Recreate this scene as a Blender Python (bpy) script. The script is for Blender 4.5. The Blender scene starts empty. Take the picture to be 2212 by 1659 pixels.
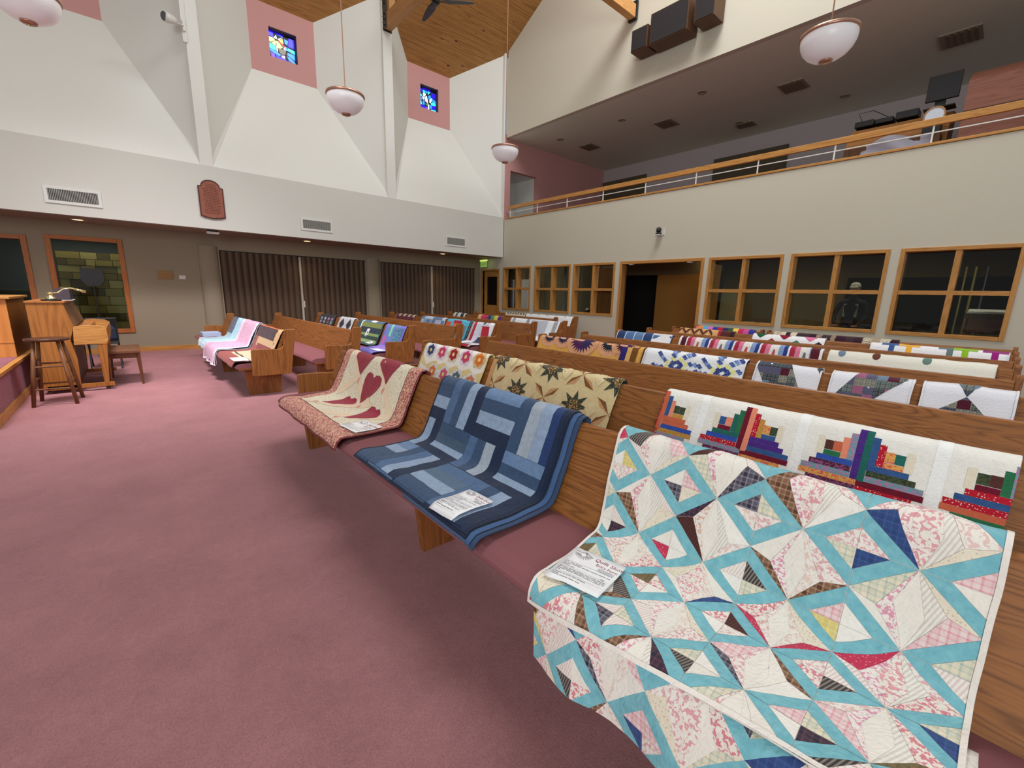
import bpy, bmesh, math, random
from mathutils import Vector, Matrix, noise
from mathutils.geometry import tessellate_polygon
S = bpy.context.scene
COL = S.collection
PI = math.pi
def lin(c):
    f = lambda v: v/12.92 if v <= .04045 else ((v+.055)/1.055)**2.4
    return tuple(f(v/255) for v in c[:3])+(1,)
# ------------------------------------------------------------------ camera
F_PX, YAW, PITCH, ROLL, H = 926.68, .8473145, -.2055691, .0248662, 1.42
fw = Vector((math.cos(PITCH)*math.cos(YAW), math.cos(PITCH)*math.sin(YAW), math.sin(PITCH)))
r0 = Vector((math.sin(YAW), -math.cos(YAW), 0)); u0 = r0.cross(fw)
rt = math.cos(ROLL)*r0+math.sin(ROLL)*u0; up = -math.sin(ROLL)*r0+math.cos(ROLL)*u0
cd = bpy.data.cameras.new('camera'); cam = bpy.data.objects.new('camera', cd); COL.objects.link(cam)
cd.sensor_fit = 'HORIZONTAL'; cd.sensor_width = 36; cd.lens = 36*F_PX/2212; cd.clip_start = .02; cd.clip_end = 200
m = Matrix((rt, up, -fw)).transposed().to_4x4(); m.translation = (0, 0, H); cam.matrix_world = m
S.camera = cam
# ------------------------------------------------------------------ world, lights, exposure
w = bpy.data.worlds.new('world'); S.world = w; w.use_nodes = True
w.node_tree.nodes['Background'].inputs[0].default_value = (.93, .97, 1, 1)
w.node_tree.nodes['Background'].inputs[1].default_value = .31
S.view_settings.view_transform = 'Standard'; S.view_settings.look = 'None'
S.view_settings.exposure = .06; S.view_settings.gamma = 1; S.view_settings.use_curve_mapping = False
def area(name, loc, target, sx, sy, power, col):
    l = bpy.data.lights.new(name, 'AREA'); l.shape = 'RECTANGLE'; l.size = sx; l.size_y = sy; l.energy = power; l.color = col
    o = bpy.data.objects.new(name, l); COL.objects.link(o); o.location = loc
    o.rotation_euler = (Vector(target)-Vector(loc)).to_track_quat('-Z', 'Y').to_euler()
    return o
def spot(name, loc, power, col, ang=1.6, blend=.8):
    l = bpy.data.lights.new(name, 'SPOT'); l.energy = power; l.color = col; l.spot_size = ang; l.spot_blend = blend; l.shadow_soft_size = .05
    o = bpy.data.objects.new(name, l); COL.objects.link(o); o.location = loc
    return o
area('skylight_light', (6.0, 3.2, 11.3), (6.6, 5.0, 0), 6.5, 3.0, 720, (.98, .99, 1))
area('behind_camera_fill', (-6.0, -4.2, 3.9), (9.3, 7, 5.2), 5, 3.5, 500, (.95, 1, .98))  # added fill from behind the camera, also lifts the balcony ceiling
area('left_floor_fill', (-1.2, 5.0, 9.4), (.6, 8.6, 0), 2.0, 1.6, 130, (1, .94, .97)).data.spread = .95  # added tinted fill that brightens the floor at the left
area('narthex_light', (11.6, 3.2, 2.5), (11.6, 3.2, 0), 1.2, 5, 22, (1, .8, .5))
area('narthex_door_light', (10.6, 12.9, 2.3), (12.6, 14.0, 1.2), .6, .6, 14, (1, 1, 1))  # shines from inside the lobby towards the glass door
area('window_room_light', (-.6, 14.2, 2.6), (-.6, 13.6, 0), 1.6, .5, 12, (1, .95, .75))
# ------------------------------------------------------------------ materials
MC = {}
def node_mat(name):
    m = bpy.data.materials.new(name); m.use_nodes = True
    nt = m.node_tree; b = nt.nodes['Principled BSDF']
    return m, nt, b
def N(nt, t, **k):
    n = nt.nodes.new(t)
    for a, v in k.items(): setattr(n, a, v)
    return n
def plain(name, rgb, rough=.6, metal=0, bump=0, bscale=60, emit=0, spec=.5, var=0):
    if name in MC: return MC[name]
    m, nt, b = node_mat(name); c = lin(rgb)
    b.inputs['Base Color'].default_value = c; b.inputs['Roughness'].default_value = rough; b.inputs['Metallic'].default_value = metal
    b.inputs['Specular IOR Level'].default_value = spec
    tc = N(nt, 'ShaderNodeTexCoord'); nz = N(nt, 'ShaderNodeTexNoise'); nz.inputs['Scale'].default_value = bscale; nz.inputs['Detail'].default_value = 3
    nt.links.new(tc.outputs['Object'], nz.inputs['Vector'])
    v = max(var, .03)
    mx = N(nt, 'ShaderNodeMix', data_type='RGBA'); mx.inputs[6].default_value = tuple(x*(1-v) for x in c[:3])+(1,); mx.inputs[7].default_value = tuple(min(1, x*(1+v)) for x in c[:3])+(1,)
    nt.links.new(nz.outputs['Fac'], mx.inputs[0]); nt.links.new(mx.outputs[2], b.inputs['Base Color'])
    if bump:
        bp = N(nt, 'ShaderNodeBump'); bp.inputs['Strength'].default_value = bump; bp.inputs['Distance'].default_value = .004
        nt.links.new(nz.outputs['Fac'], bp.inputs['Height']); nt.links.new(bp.outputs[0], b.inputs['Normal'])
    if emit:
        b.inputs['Emission Color'].default_value = c; b.inputs['Emission Strength'].default_value = emit
    MC[name] = m; return m
def wood(name, dark, light, grain='Y', scale=1., rough=.38, knots=False):
    """oak: long stretched grain, cathedral figure, random offset for each object"""
    if name in MC: return MC[name]
    m, nt, b = node_mat(name); L = nt.links.new
    tc = N(nt, 'ShaderNodeTexCoord'); oi = N(nt, 'ShaderNodeObjectInfo')
    ad = N(nt, 'ShaderNodeVectorMath', operation='ADD'); sc = N(nt, 'ShaderNodeVectorMath', operation='SCALE'); sc.inputs['Scale'].default_value = 13.7
    cb = N(nt, 'ShaderNodeCombineXYZ')
    for i in range(3): L(oi.outputs['Random'], cb.inputs[i])
    L(cb.outputs[0], sc.inputs[0]); L(tc.outputs['Object'], ad.inputs[0]); L(sc.outputs[0], ad.inputs[1])
    mp = N(nt, 'ShaderNodeMapping')
    st = {'X': (.11, 1.6, 1.6), 'Y': (1.6, .11, 1.6), 'Z': (1.6, 1.6, .11)}[grain]
    mp.inputs['Scale'].default_value = tuple(v*scale for v in st)
    L(ad.outputs[0], mp.inputs['Vector'])
    n1 = N(nt, 'ShaderNodeTexNoise'); n1.inputs['Scale'].default_value = 2.4; n1.inputs['Detail'].default_value = 2; n1.inputs['Distortion'].default_value = .6
    L(mp.outputs[0], n1.inputs['Vector'])
    mu = N(nt, 'ShaderNodeMath', operation='MULTIPLY'); mu.inputs[1].default_value = 34; L(n1.outputs['Fac'], mu.inputs[0])
    fr = N(nt, 'ShaderNodeMath', operation='PINGPONG'); fr.inputs[1].default_value = 1; L(mu.outputs[0], fr.inputs[0])
    pw = N(nt, 'ShaderNodeMath', operation='POWER'); pw.inputs[1].default_value = 2.2; L(fr.outputs[0], pw.inputs[0])
    mp2 = N(nt, 'ShaderNodeMapping'); mp2.inputs['Scale'].default_value = tuple((v if v > 1 else .35)*scale*(9 if v > 1 else 4) for v in st); L(ad.outputs[0], mp2.inputs['Vector'])
    n2 = N(nt, 'ShaderNodeTexNoise'); n2.inputs['Scale'].default_value = 6; n2.inputs['Detail'].default_value = 4; L(mp2.outputs[0], n2.inputs['Vector'])
    a1 = N(nt, 'ShaderNodeMath', operation='MULTIPLY'); a1.inputs[1].default_value = .42; L(pw.outputs[0], a1.inputs[0])
    a2 = N(nt, 'ShaderNodeMath', operation='MULTIPLY_ADD'); a2.inputs[1].default_value = .6; L(n2.outputs['Fac'], a2.inputs[0]); L(a1.outputs[0], a2.inputs[2])
    rp = N(nt, 'ShaderNodeValToRGB'); rp.color_ramp.elements[0].position = .22; rp.color_ramp.elements[1].position = .95
    rp.color_ramp.elements[0].color = lin(light); rp.color_ramp.elements[1].color = lin(dark)
    L(a2.outputs[0], rp.inputs[0]); out = rp.outputs[0]
    if knots:
        v = N(nt, 'ShaderNodeTexVoronoi'); v.inputs['Scale'].default_value = 2.3; v.inputs['Randomness'].default_value = 1
        mpk = N(nt, 'ShaderNodeMapping'); mpk.inputs['Scale'].default_value = (.8, 1.5, 1.5); L(ad.outputs[0], mpk.inputs[0]); L(mpk.outputs[0], v.inputs['Vector'])
        r2 = N(nt, 'ShaderNodeValToRGB'); r2.color_ramp.elements[0].position = .05; r2.color_ramp.elements[1].position = .12
        r2.color_ramp.elements[0].color = (0, 0, 0, 1); r2.color_ramp.elements[1].color = (1, 1, 1, 1); L(v.outputs['Distance'], r2.inputs[0])
        mk = N(nt, 'ShaderNodeMix', data_type='RGBA'); mk.inputs[6].default_value = lin((70, 40, 16)); L(out, mk.inputs[7]); L(r2.outputs[0], mk.inputs[0]); out = mk.outputs[2]
    L(out, b.inputs['Base Color']); b.inputs['Roughness'].default_value = rough+.1; b.inputs['Specular IOR Level'].default_value = .35
    bp = N(nt, 'ShaderNodeBump'); bp.inputs['Strength'].default_value = .12; bp.inputs['Distance'].default_value = .002
    L(a2.outputs[0], bp.inputs['Height']); L(bp.outputs[0], b.inputs['Normal'])
    MC[name] = m; return m
OAK_D, OAK_L = (92, 50, 20), (160, 102, 52)
W_BACK = wood('oak_backrest', OAK_D, OAK_L, 'Y', 2.1)
W_END = wood('oak_end', (106, 60, 26), (160, 102, 52), 'Z', 1.5)
W_LEG = wood('oak_leg', (98, 54, 24), (148, 90, 46), 'Z', 1.4)
W_TRIM = wood('oak_trim', (160, 104, 46), (202, 146, 78), 'Z', 1.6)
W_TRIMY = wood('oak_trim_horizontal', (160, 104, 46), (202, 146, 78), 'Y', 1.6)
W_TRIMX = wood('oak_trim_lengthwise', (160, 104, 46), (202, 146, 78), 'X', 1.6)
W_CEIL = wood('pine_ceiling', (136, 92, 46), (184, 134, 76), 'X', .9, .6, True)
W_BEAM = wood('beam_wood', (150, 106, 62), (186, 140, 90), 'Y', 1.2, .6)
W_PIANO = wood('piano_wood', (128, 74, 26), (172, 110, 50), 'Z', .8)
W_PANEL = wood('orange_panel_wood', (196, 116, 50), (216, 140, 70), 'Z', .5)
W_DARK = wood('dark_wood', (60, 36, 20), (96, 62, 38), 'Z', 1.2)
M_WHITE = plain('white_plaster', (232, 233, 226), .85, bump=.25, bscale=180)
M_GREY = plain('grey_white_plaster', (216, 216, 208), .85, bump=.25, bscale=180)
M_BEIGE = plain('beige_plaster', (206, 200, 182), .85, bump=.3, bscale=160)
M_PINK = plain('pink_plaster', (205, 152, 148), .85, bump=.25, bscale=160)
M_DIM = plain('shaded_recess_plaster', (154, 141, 120), .85, bump=.25, bscale=160)  # beige plaster darkened: shade under the overhang is put into the colour
M_BALC = plain('balcony_ceiling_paint', (226, 230, 210), .9, bump=.2, bscale=160)
M_BLACK = plain('black_metal', (22, 22, 24), .45)
M_BLKCLOTH = plain('black_cloth', (24, 23, 25), .9)
M_STEEL = plain('white_metal', (225, 225, 220), .4)
M_COPPER = plain('copper_trim', (190, 146, 124), .35, .7)
M_BRASS = plain('brass', (222, 206, 150), .22, .9)
M_PAPER = plain('paper', (244, 244, 246), .7)
M_INK = plain('grey_ink', (128, 128, 136), .8)
M_INKD = plain('dark_ink', (52, 50, 56), .8)
M_INKR = plain('maroon_ink', (150, 40, 62), .8)
def carpet(name, rgb, rgb2):
    m, nt, b = node_mat(name); L = nt.links.new
    tc = N(nt, 'ShaderNodeTexCoord')
    n1 = N(nt, 'ShaderNodeTexNoise'); n1.inputs['Scale'].default_value = 160; n1.inputs['Detail'].default_value = 3
    n2 = N(nt, 'ShaderNodeTexNoise'); n2.inputs['Scale'].default_value = 2.2; n2.inputs['Detail'].default_value = 5; n2.inputs['Roughness'].default_value = .65
    n3 = N(nt, 'ShaderNodeTexNoise'); n3.inputs['Scale'].default_value = 28; n3.inputs['Detail'].default_value = 4; n3.inputs['Distortion'].default_value = 1.5
    for n in (n1, n2, n3): L(tc.outputs['Object'], n.inputs['Vector'])
    s1 = N(nt, 'ShaderNodeMath', operation='MULTIPLY_ADD'); s1.inputs[1].default_value = .45; L(n1.outputs['Fac'], s1.inputs[0])
    s2 = N(nt, 'ShaderNodeMath', operation='MULTIPLY'); s2.inputs[1].default_value = .35; L(n2.outputs['Fac'], s2.inputs[0]); L(s2.outputs[0], s1.inputs[2])
    s3 = N(nt, 'ShaderNodeMath', operation='MULTIPLY_ADD'); s3.inputs[1].default_value = .2; L(n3.outputs['Fac'], s3.inputs[0]); L(s1.outputs[0], s3.inputs[2])
    rp = N(nt, 'ShaderNodeValToRGB'); rp.color_ramp.elements[0].position = .32; rp.color_ramp.elements[1].position = .68
    rp.color_ramp.elements[0].color = lin(rgb); rp.color_ramp.elements[1].color = lin(rgb2)
    L(s3.outputs[0], rp.inputs[0]); L(rp.outputs[0], b.inputs['Base Color'])
    b.inputs['Roughness'].default_value = .95; b.inputs['Specular IOR Level'].default_value = .1
    b.inputs['Sheen Weight'].default_value = .35; b.inputs['Sheen Roughness'].default_value = .5; b.inputs['Sheen Tint'].default_value = lin((235, 190, 200))
    bp = N(nt, 'ShaderNodeBump'); bp.inputs['Strength'].default_value = .6; bp.inputs['Distance'].default_value = .006
    L(s3.outputs[0], bp.inputs['Height']); L(bp.outputs[0], b.inputs['Normal'])
    return m
M_CARPET = carpet('rose_carpet', (130, 88, 90), (172, 121, 124))
M_CARPET2 = carpet('platform_carpet', (122, 72, 84), (150, 96, 108))
M_SEAT = plain('seat_fabric', (138, 88, 92), .95, bump=.35, bscale=420, spec=.1)
def glass(name, tint=(.9, .95, .92), rough=.0):
    m, nt, b = node_mat(name); L = nt.links.new
    nt.nodes.remove(b); out = nt.nodes['Material Output']
    t = N(nt, 'ShaderNodeBsdfTransparent'); t.inputs[0].default_value = tint+(1,)
    g = N(nt, 'ShaderNodeBsdfGlossy'); g.inputs['Roughness'].default_value = .03
    fr = N(nt, 'ShaderNodeFresnel'); fr.inputs[0].default_value = 1.33
    mx = N(nt, 'ShaderNodeMixShader'); L(fr.outputs[0], mx.inputs[0]); L(t.outputs[0], mx.inputs[1]); L(g.outputs[0], mx.inputs[2]); L(mx.outputs[0], out.inputs[0])
    return m
M_GLASS = glass('window_glass', (.86, .9, .86))
def fabric():
    """quilt cloth: colours come with each patch, the print type picks plain, floral, plaid, stripe or dots"""
    m, nt, b = node_mat('quilt_fabric'); L = nt.links.new
    a1 = N(nt, 'ShaderNodeAttribute', attribute_name='col'); a2 = N(nt, 'ShaderNodeAttribute', attribute_name='col2'); a3 = N(nt, 'ShaderNodeAttribute', attribute_name='ptype')
    uv = N(nt, 'ShaderNodeUVMap', uv_map='UVMap')
    def M(op, a, b_=None, c=None):
        n = N(nt, 'ShaderNodeMath', operation=op)
        for i, v in enumerate((a, b_, c)):
            if v is None: continue
            if isinstance(v, (int, float)): n.inputs[i].default_value = v
            else: L(v, n.inputs[i])
        return n.outputs[0]
    n1 = N(nt, 'ShaderNodeTexNoise'); n1.inputs['Scale'].default_value = 88; n1.inputs['Detail'].default_value = 2; n1.inputs['Distortion'].default_value = .8; L(uv.outputs[0], n1.inputs['Vector'])
    floral = M('MULTIPLY', M('GREATER_THAN', n1.outputs['Fac'], .53), .85)
    sp = N(nt, 'ShaderNodeSeparateXYZ'); L(uv.outputs[0], sp.inputs[0])
    def band(v, f, th): return M('GREATER_THAN', M('FRACT', M('MULTIPLY', v, f)), th)
    px, py = band(sp.outputs[0], 62, .72), band(sp.outputs[1], 62, .72)
    px2, py2 = band(sp.outputs[0], 31, .5), band(sp.outputs[1], 31, .5)
    plaid = M('MULTIPLY', M('ADD', M('ADD', M('MULTIPLY', px, .6), M('MULTIPLY', py, .6)), M('ADD', M('MULTIPLY', px2, .25), M('MULTIPLY', py2, .25))), .6)
    stripe = M('MULTIPLY', band(M('ADD', sp.outputs[0], M('MULTIPLY', sp.outputs[1], .35)), 105, .55), .8)
    vo = N(nt, 'ShaderNodeTexVoronoi'); vo.inputs['Scale'].default_value = 115; vo.inputs['Randomness'].default_value = .55; L(uv.outputs[0], vo.inputs['Vector'])
    dots = M('LESS_THAN', vo.outputs['Distance'], .28)
    pt = a3.outputs['Fac']
    def sel(k): return M('COMPARE', pt, float(k), .3)
    n0 = N(nt, 'ShaderNodeTexNoise'); n0.inputs['Scale'].default_value = 35; n0.inputs['Detail'].default_value = 4; L(uv.outputs[0], n0.inputs['Vector'])
    mott = M('MULTIPLY', M('SUBTRACT', n0.outputs['Fac'], .35), 1.6)
    n6 = N(nt, 'ShaderNodeTexNoise'); n6.inputs['Scale'].default_value = 62; n6.inputs['Detail'].default_value = 2; n6.inputs['Distortion'].default_value = 2.2; L(uv.outputs[0], n6.inputs['Vector'])
    coarse = M('MULTIPLY', M('GREATER_THAN', n6.outputs['Fac'], .5), .95)
    floral = M('ADD', floral, 0.0)
    fac = M('ADD', M('ADD', M('ADD', M('MULTIPLY', sel(6), coarse), M('MULTIPLY', sel(1), floral)), M('MULTIPLY', sel(2), plaid)), M('ADD', M('MULTIPLY', sel(3), stripe), M('ADD', M('MULTIPLY', sel(4), dots), M('MULTIPLY', sel(5), mott))))
    cl = N(nt, 'ShaderNodeClamp'); L(fac, cl.inputs[0])
    mx = N(nt, 'ShaderNodeMix', data_type='RGBA'); L(cl.outputs[0], mx.inputs[0]); L(a1.outputs['Color'], mx.inputs[6]); L(a2.outputs['Color'], mx.inputs[7])
    nv = N(nt, 'ShaderNodeTexNoise'); nv.inputs['Scale'].default_value = 400; nv.inputs['Detail'].default_value = 2; L(uv.outputs[0], nv.inputs['Vector'])
    hv = N(nt, 'ShaderNodeHueSaturation'); L(mx.outputs[2], hv.inputs['Color'])
    L(M('ADD', M('MULTIPLY', nv.outputs['Fac'], .12), M('MULTIPLY_ADD', n0.outputs['Fac'], .16, .86)), hv.inputs['Value']); L(hv.outputs[0], b.inputs['Base Color'])
    b.inputs['Roughness'].default_value = .95; b.inputs['Specular IOR Level'].default_value = .15
    b.inputs['Sheen Weight'].default_value = .15
    wv = N(nt, 'ShaderNodeTexWave'); wv.inputs['Scale'].default_value = 26; wv.inputs['Distortion'].default_value = 14; wv.inputs['Detail'].default_value = 2; wv.inputs['Detail Scale'].default_value = .7
    wv.bands_direction = 'DIAGONAL'; L(uv.outputs[0], wv.inputs['Vector'])
    nb = N(nt, 'ShaderNodeTexNoise'); nb.inputs['Scale'].default_value = 62; nb.inputs['Detail'].default_value = 4; nb.inputs['Distortion'].default_value = .8; L(uv.outputs[0], nb.inputs['Vector'])
    hh = M('ADD', M('MULTIPLY', wv.outputs['Fac'], .16), M('MULTIPLY', nb.outputs['Fac'], 1.0))
    bp = N(nt, 'ShaderNodeBump'); bp.inputs['Strength'].default_value = .75; bp.inputs['Distance'].default_value = .004
    L(hh, bp.inputs['Height']); L(bp.outputs[0], b.inputs['Normal'])
    return m
M_FAB = fabric()
# ------------------------------------------------------------------ geometry helpers
class MB:
    def __init__(s): s.v = []; s.f = []
    def add(s, vs, fs):
        n = len(s.v); s.v += [tuple(v) for v in vs]; s.f += [tuple(i+n for i in f) for f in fs]; return s
    def box(s, x0, x1, y0, y1, z0, z1):
        x0, x1 = sorted((x0, x1)); y0, y1 = sorted((y0, y1)); z0, z1 = sorted((z0, z1))
        return s.add([(x, y, z) for x in (x0, x1) for y in (y0, y1) for z in (z0, z1)],
                     [(0, 1, 3, 2), (4, 6, 7, 5), (0, 4, 5, 1), (2, 3, 7, 6), (0, 2, 6, 4), (1, 5, 7, 3)])
    def prism(s, poly, axis, a, b):
        """closed polygon of 2-D points extruded along an axis; axis Y takes (x,z), X takes (y,z), Z takes (x,y)"""
        n = len(poly)
        def P(p, t): return {'Y': (p[0], t, p[1]), 'X': (t, p[0], p[1]), 'Z': (p[0], p[1], t)}[axis]
        vs = [P(p, a) for p in poly]+[P(p, b) for p in poly]
        fs = [tuple(range(n)), tuple(range(2*n-1, n-1, -1))]+[(i, i+n, (i+1) % n+n, (i+1) % n) for i in range(n)]
        return s.add(vs, fs)
    def lathe(s, prof, seg=24, c=(0, 0, 0), axis='Z'):
        vs = []; fs = []; n = len(prof)
        for i in range(seg):
            a = 2*PI*i/seg
            for r, h in prof:
                p = (r*math.cos(a), r*math.sin(a), h)
                if axis == 'X': p = (h, p[0], p[1])
                if axis == 'Y': p = (p[0], h, p[1])
                vs.append((p[0]+c[0], p[1]+c[1], p[2]+c[2]))
        for i in range(seg):
            j = (i+1) % seg
            for k in range(n-1): fs.append((i*n+k, j*n+k, j*n+k+1, i*n+k+1))
        return s.add(vs, fs)
    def tube(s, pts, r, seg=8):
        pts = [Vector(p) for p in pts]; rs = r if isinstance(r, (list, tuple)) else [r]*len(pts)
        vs = []; fs = []; ref = None
        for i, p in enumerate(pts):
            t = (pts[min(i+1, len(pts)-1)]-pts[max(i-1, 0)]).normalized()
            if ref is None: ref = Vector((0, 0, 1)) if abs(t.z) < .9 else Vector((1, 0, 0))
            a = t.cross(ref).normalized(); b = a.cross(t); ref = b
            for k in range(seg):
                q = 2*PI*k/seg; vs.append(p+(a*math.cos(q)+b*math.sin(q))*rs[i])
        for i in range(len(pts)-1):
            for k in range(seg): fs.append((i*seg+k, i*seg+(k+1) % seg, (i+1)*seg+(k+1) % seg, (i+1)*seg+k))
        fs.append(tuple(range(seg))[::-1]); n = len(pts)-1; fs.append(tuple(n*seg+k for k in range(seg)))
        return s.add(vs, fs)
    def mesh(s, name, smooth=False):
        me = bpy.data.meshes.new(name); me.from_pydata(s.v, [], s.f)
        bm = bmesh.new(); bm.from_mesh(me); bmesh.ops.recalc_face_normals(bm, faces=bm.faces); bm.to_mesh(me); bm.free()
        if smooth:
            for p in me.polygons: p.use_smooth = True
        return me
    def obj(s, name, mat, parent=None, smooth=False, bevel=0, **props):
        me = s.mesh(name, smooth); me.materials.append(mat)
        o = bpy.data.objects.new(name, me); COL.objects.link(o)
        if parent: o.parent = parent; o.matrix_parent_inverse = Matrix.Identity(4)
        if bevel:
            bmd = o.modifiers.new('bevel', 'BEVEL'); bmd.width = bevel; bmd.segments = 2; bmd.limit_method = 'ANGLE'; bmd.angle_limit = .7
        for k, v in props.items(): o[k] = v
        return o
def thing(name, label, cat, loc=(0, 0, 0), rz=0, group=None):
    o = bpy.data.objects.new(name, None); COL.objects.link(o); o.location = loc; o.rotation_euler = (0, 0, rz); o.empty_display_size = .1
    o['label'] = label; o['category'] = cat
    if group: o['group'] = group
    return o
def tag(o, label, cat, group=None):
    o['label'] = label; o['category'] = cat
    if group: o['group'] = group
    return o
def struct(o, label, cat=None):
    o['kind'] = 'structure'; o['label'] = label
    o['category'] = cat or 'wall'
    return o
def B(*a): return MB().box(*a)
def dup(root, loc, label=None, rz=None):
    r = root.copy(); COL.objects.link(r); r.location = loc
    if rz is not None: r.rotation_euler = (0, 0, rz)
    if label: r['label'] = label
    for ch in root.children:
        c = ch.copy(); COL.objects.link(c); c.parent = r; c.matrix_parent_inverse = Matrix.Identity(4)
        for g in ch.children:
            d = g.copy(); COL.objects.link(d); d.parent = c; d.matrix_parent_inverse = Matrix.Identity(4)
    return r
def rrect(x0, x1, z0, z1, r, n=4):
    out = []
    for cx, cz, a0 in ((x1-r, z1-r, 0), (x0+r, z1-r, 90), (x0+r, z0+r, 180), (x1-r, z0+r, 270)):
        for i in range(n+1):
            a = math.radians(a0+90*i/n); out.append((cx+r*math.cos(a), cz+r*math.sin(a)))
    return out
def text_mesh(txt, size, name='lettering', italic=0):
    cu = bpy.data.curves.new('t', 'FONT'); cu.body = txt; cu.size = size; cu.shear = italic; cu.align_x = 'LEFT'; cu.resolution_u = 2
    o = bpy.data.objects.new('t', cu); COL.objects.link(o)
    bpy.context.view_layer.update()
    dg = bpy.context.evaluated_depsgraph_get(); me = bpy.data.meshes.new_from_object(o.evaluated_get(dg)); me.name = name
    bpy.data.objects.remove(o); bpy.data.curves.remove(cu)
    return me
def wall_holes(mb, axis, t0, t1, a0, a1, z0, z1, holes):
    """slab with rectangular holes; axis X: slab between x=t0..t1, a runs along y; axis Y the other way"""
    As = sorted({a0, a1, *[h[0] for h in holes], *[h[1] for h in holes]}); Zs = sorted({z0, z1, *[h[2] for h in holes], *[h[3] for h in holes]})
    As = [a for a in As if a0 <= a <= a1]; Zs = [z for z in Zs if z0 <= z <= z1]
    for i in range(len(As)-1):
        k = 0
        while k < len(Zs)-1:
            inside = lambda kk: any(h[0] <= (As[i]+As[i+1])/2 <= h[1] and h[2] <= (Zs[kk]+Zs[kk+1])/2 <= h[3] for h in holes)
            if inside(k): k += 1; continue
            j = k
            while j+1 < len(Zs)-1 and not inside(j+1): j += 1
            if axis == 'X': mb.box(t0, t1, As[i], As[i+1], Zs[k], Zs[j+1])
            else: mb.box(As[i], As[i+1], t0, t1, Zs[k], Zs[j+1])
            k = j+1
    return mb
D, YO, YW, ZS, ZL = 9.34, 11.17, 12.38, 2.6, 3.82     # back wall, upper side wall, recess wall, soffit, ledge
roofz = lambda y: 7.80+.54*(YW-y)
# ------------------------------------------------------------------ floor, platform
o = B(-6, 14.4, -6, YW+.1, -.1, 0).obj('floor', M_CARPET); struct(o, 'rose carpet covering the whole floor', 'floor')
plat = B(-6, -1.13, 6.28, YW, .012, .45).obj('platform', M_CARPET2); struct(plat, 'raised carpeted platform at the left of the room', 'platform')
B(-6, -1.10, 6.25, YW, .45, .485).obj('platform_edge', W_TRIMY, plat)
B(-1.13, -1.108, 6.258, YW, .002, .095).obj('platform_baseboard', W_TRIMY, plat)
B(-6, -1.13, 6.258, 6.28, .002, .095).obj('platform_baseboard', W_TRIMX, plat)
B(-6, -1.16, 6.31, YW, .4855, .49).obj('platform_carpet', M_CARPET2, plat)
# ------------------------------------------------------------------ side wall: recess under the overhang
WA = (-1.03, -.05, .49, 2.27); WB = (-2.55, -1.40, .49, 2.22)
mb = MB(); wall_holes(mb, 'Y', YW, YW+.15, -6, 9.49, 0, ZS, [WA, WB, (1.70, 5.20, 0, 2.27), (5.66, 9.10, 0, 2.27)])
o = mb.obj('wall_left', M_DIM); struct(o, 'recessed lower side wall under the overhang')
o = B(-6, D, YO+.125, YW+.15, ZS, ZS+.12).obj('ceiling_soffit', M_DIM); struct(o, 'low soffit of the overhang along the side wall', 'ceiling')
o = B(-1.0, 1.28, YW-.018, YW, 0, .1).obj('baseboard_left', W_TRIMX); struct(o, 'wooden baseboard along the recessed side wall', 'baseboard')
# upper side wall
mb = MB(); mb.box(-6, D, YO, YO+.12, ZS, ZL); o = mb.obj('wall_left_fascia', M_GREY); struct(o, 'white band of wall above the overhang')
PIL = [(-2.56, -2.34), (1.38, 1.60), (5.38, 5.62), (9.27, 9.34)]
for a, b in PIL:
    o = B(a, b, YO, YO+.1, ZL, roofz(YO)+.25).obj('wall_pilaster', M_WHITE); struct(o, 'narrow white pilaster between two window bays')
bays = [(-2.34, 1.38, -1.21, .22), (1.60, 5.38, 2.73, 4.16), (5.62, 9.27, 6.68, 8.10)]
Y1 = YO+.09
for xa, xb, pa, pb in bays:
    mb = MB(); mb.add([(xa, YO, ZL), (xb, YO, ZL), (pb, YW, 6.355), (pa, YW, 6.355)], [(0, 1, 2, 3)])
    o = mb.obj('wall_bay_slope', M_WHITE); struct(o, 'sloping white wall below a small stained glass window')
    for x, p in ((xa, pa), (xb, pb)):
        mb = MB(); zs = ZL+(6.355-ZL)*(Y1-YO)/(YW-YO)
        mb.add([(x, Y1-.09, ZL), (p, YW, 6.355), (p, YW, roofz(YW)+.05), (x, Y1, roofz(Y1)+.05), (x, Y1, zs)], [(0, 1, 2, 3, 4)])
        o = mb.obj('wall_bay_splay', M_WHITE if x == xb else M_GREY); struct(o, 'splayed white side wall of a window bay')  # left splay takes the greyer plaster, its shading is put into the colour
    c = (pa+pb)/2
    mb = MB(); wall_holes(mb, 'Y', YW, YW+.13, pa-.02, pb+.02, 6.33, roofz(YW)+.1, [(c-.3, c+.3, 6.75, 7.36)])
    o = mb.obj('wall_pink_panel', M_PINK); struct(o, 'small pink wall panel high in a window bay')
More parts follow.
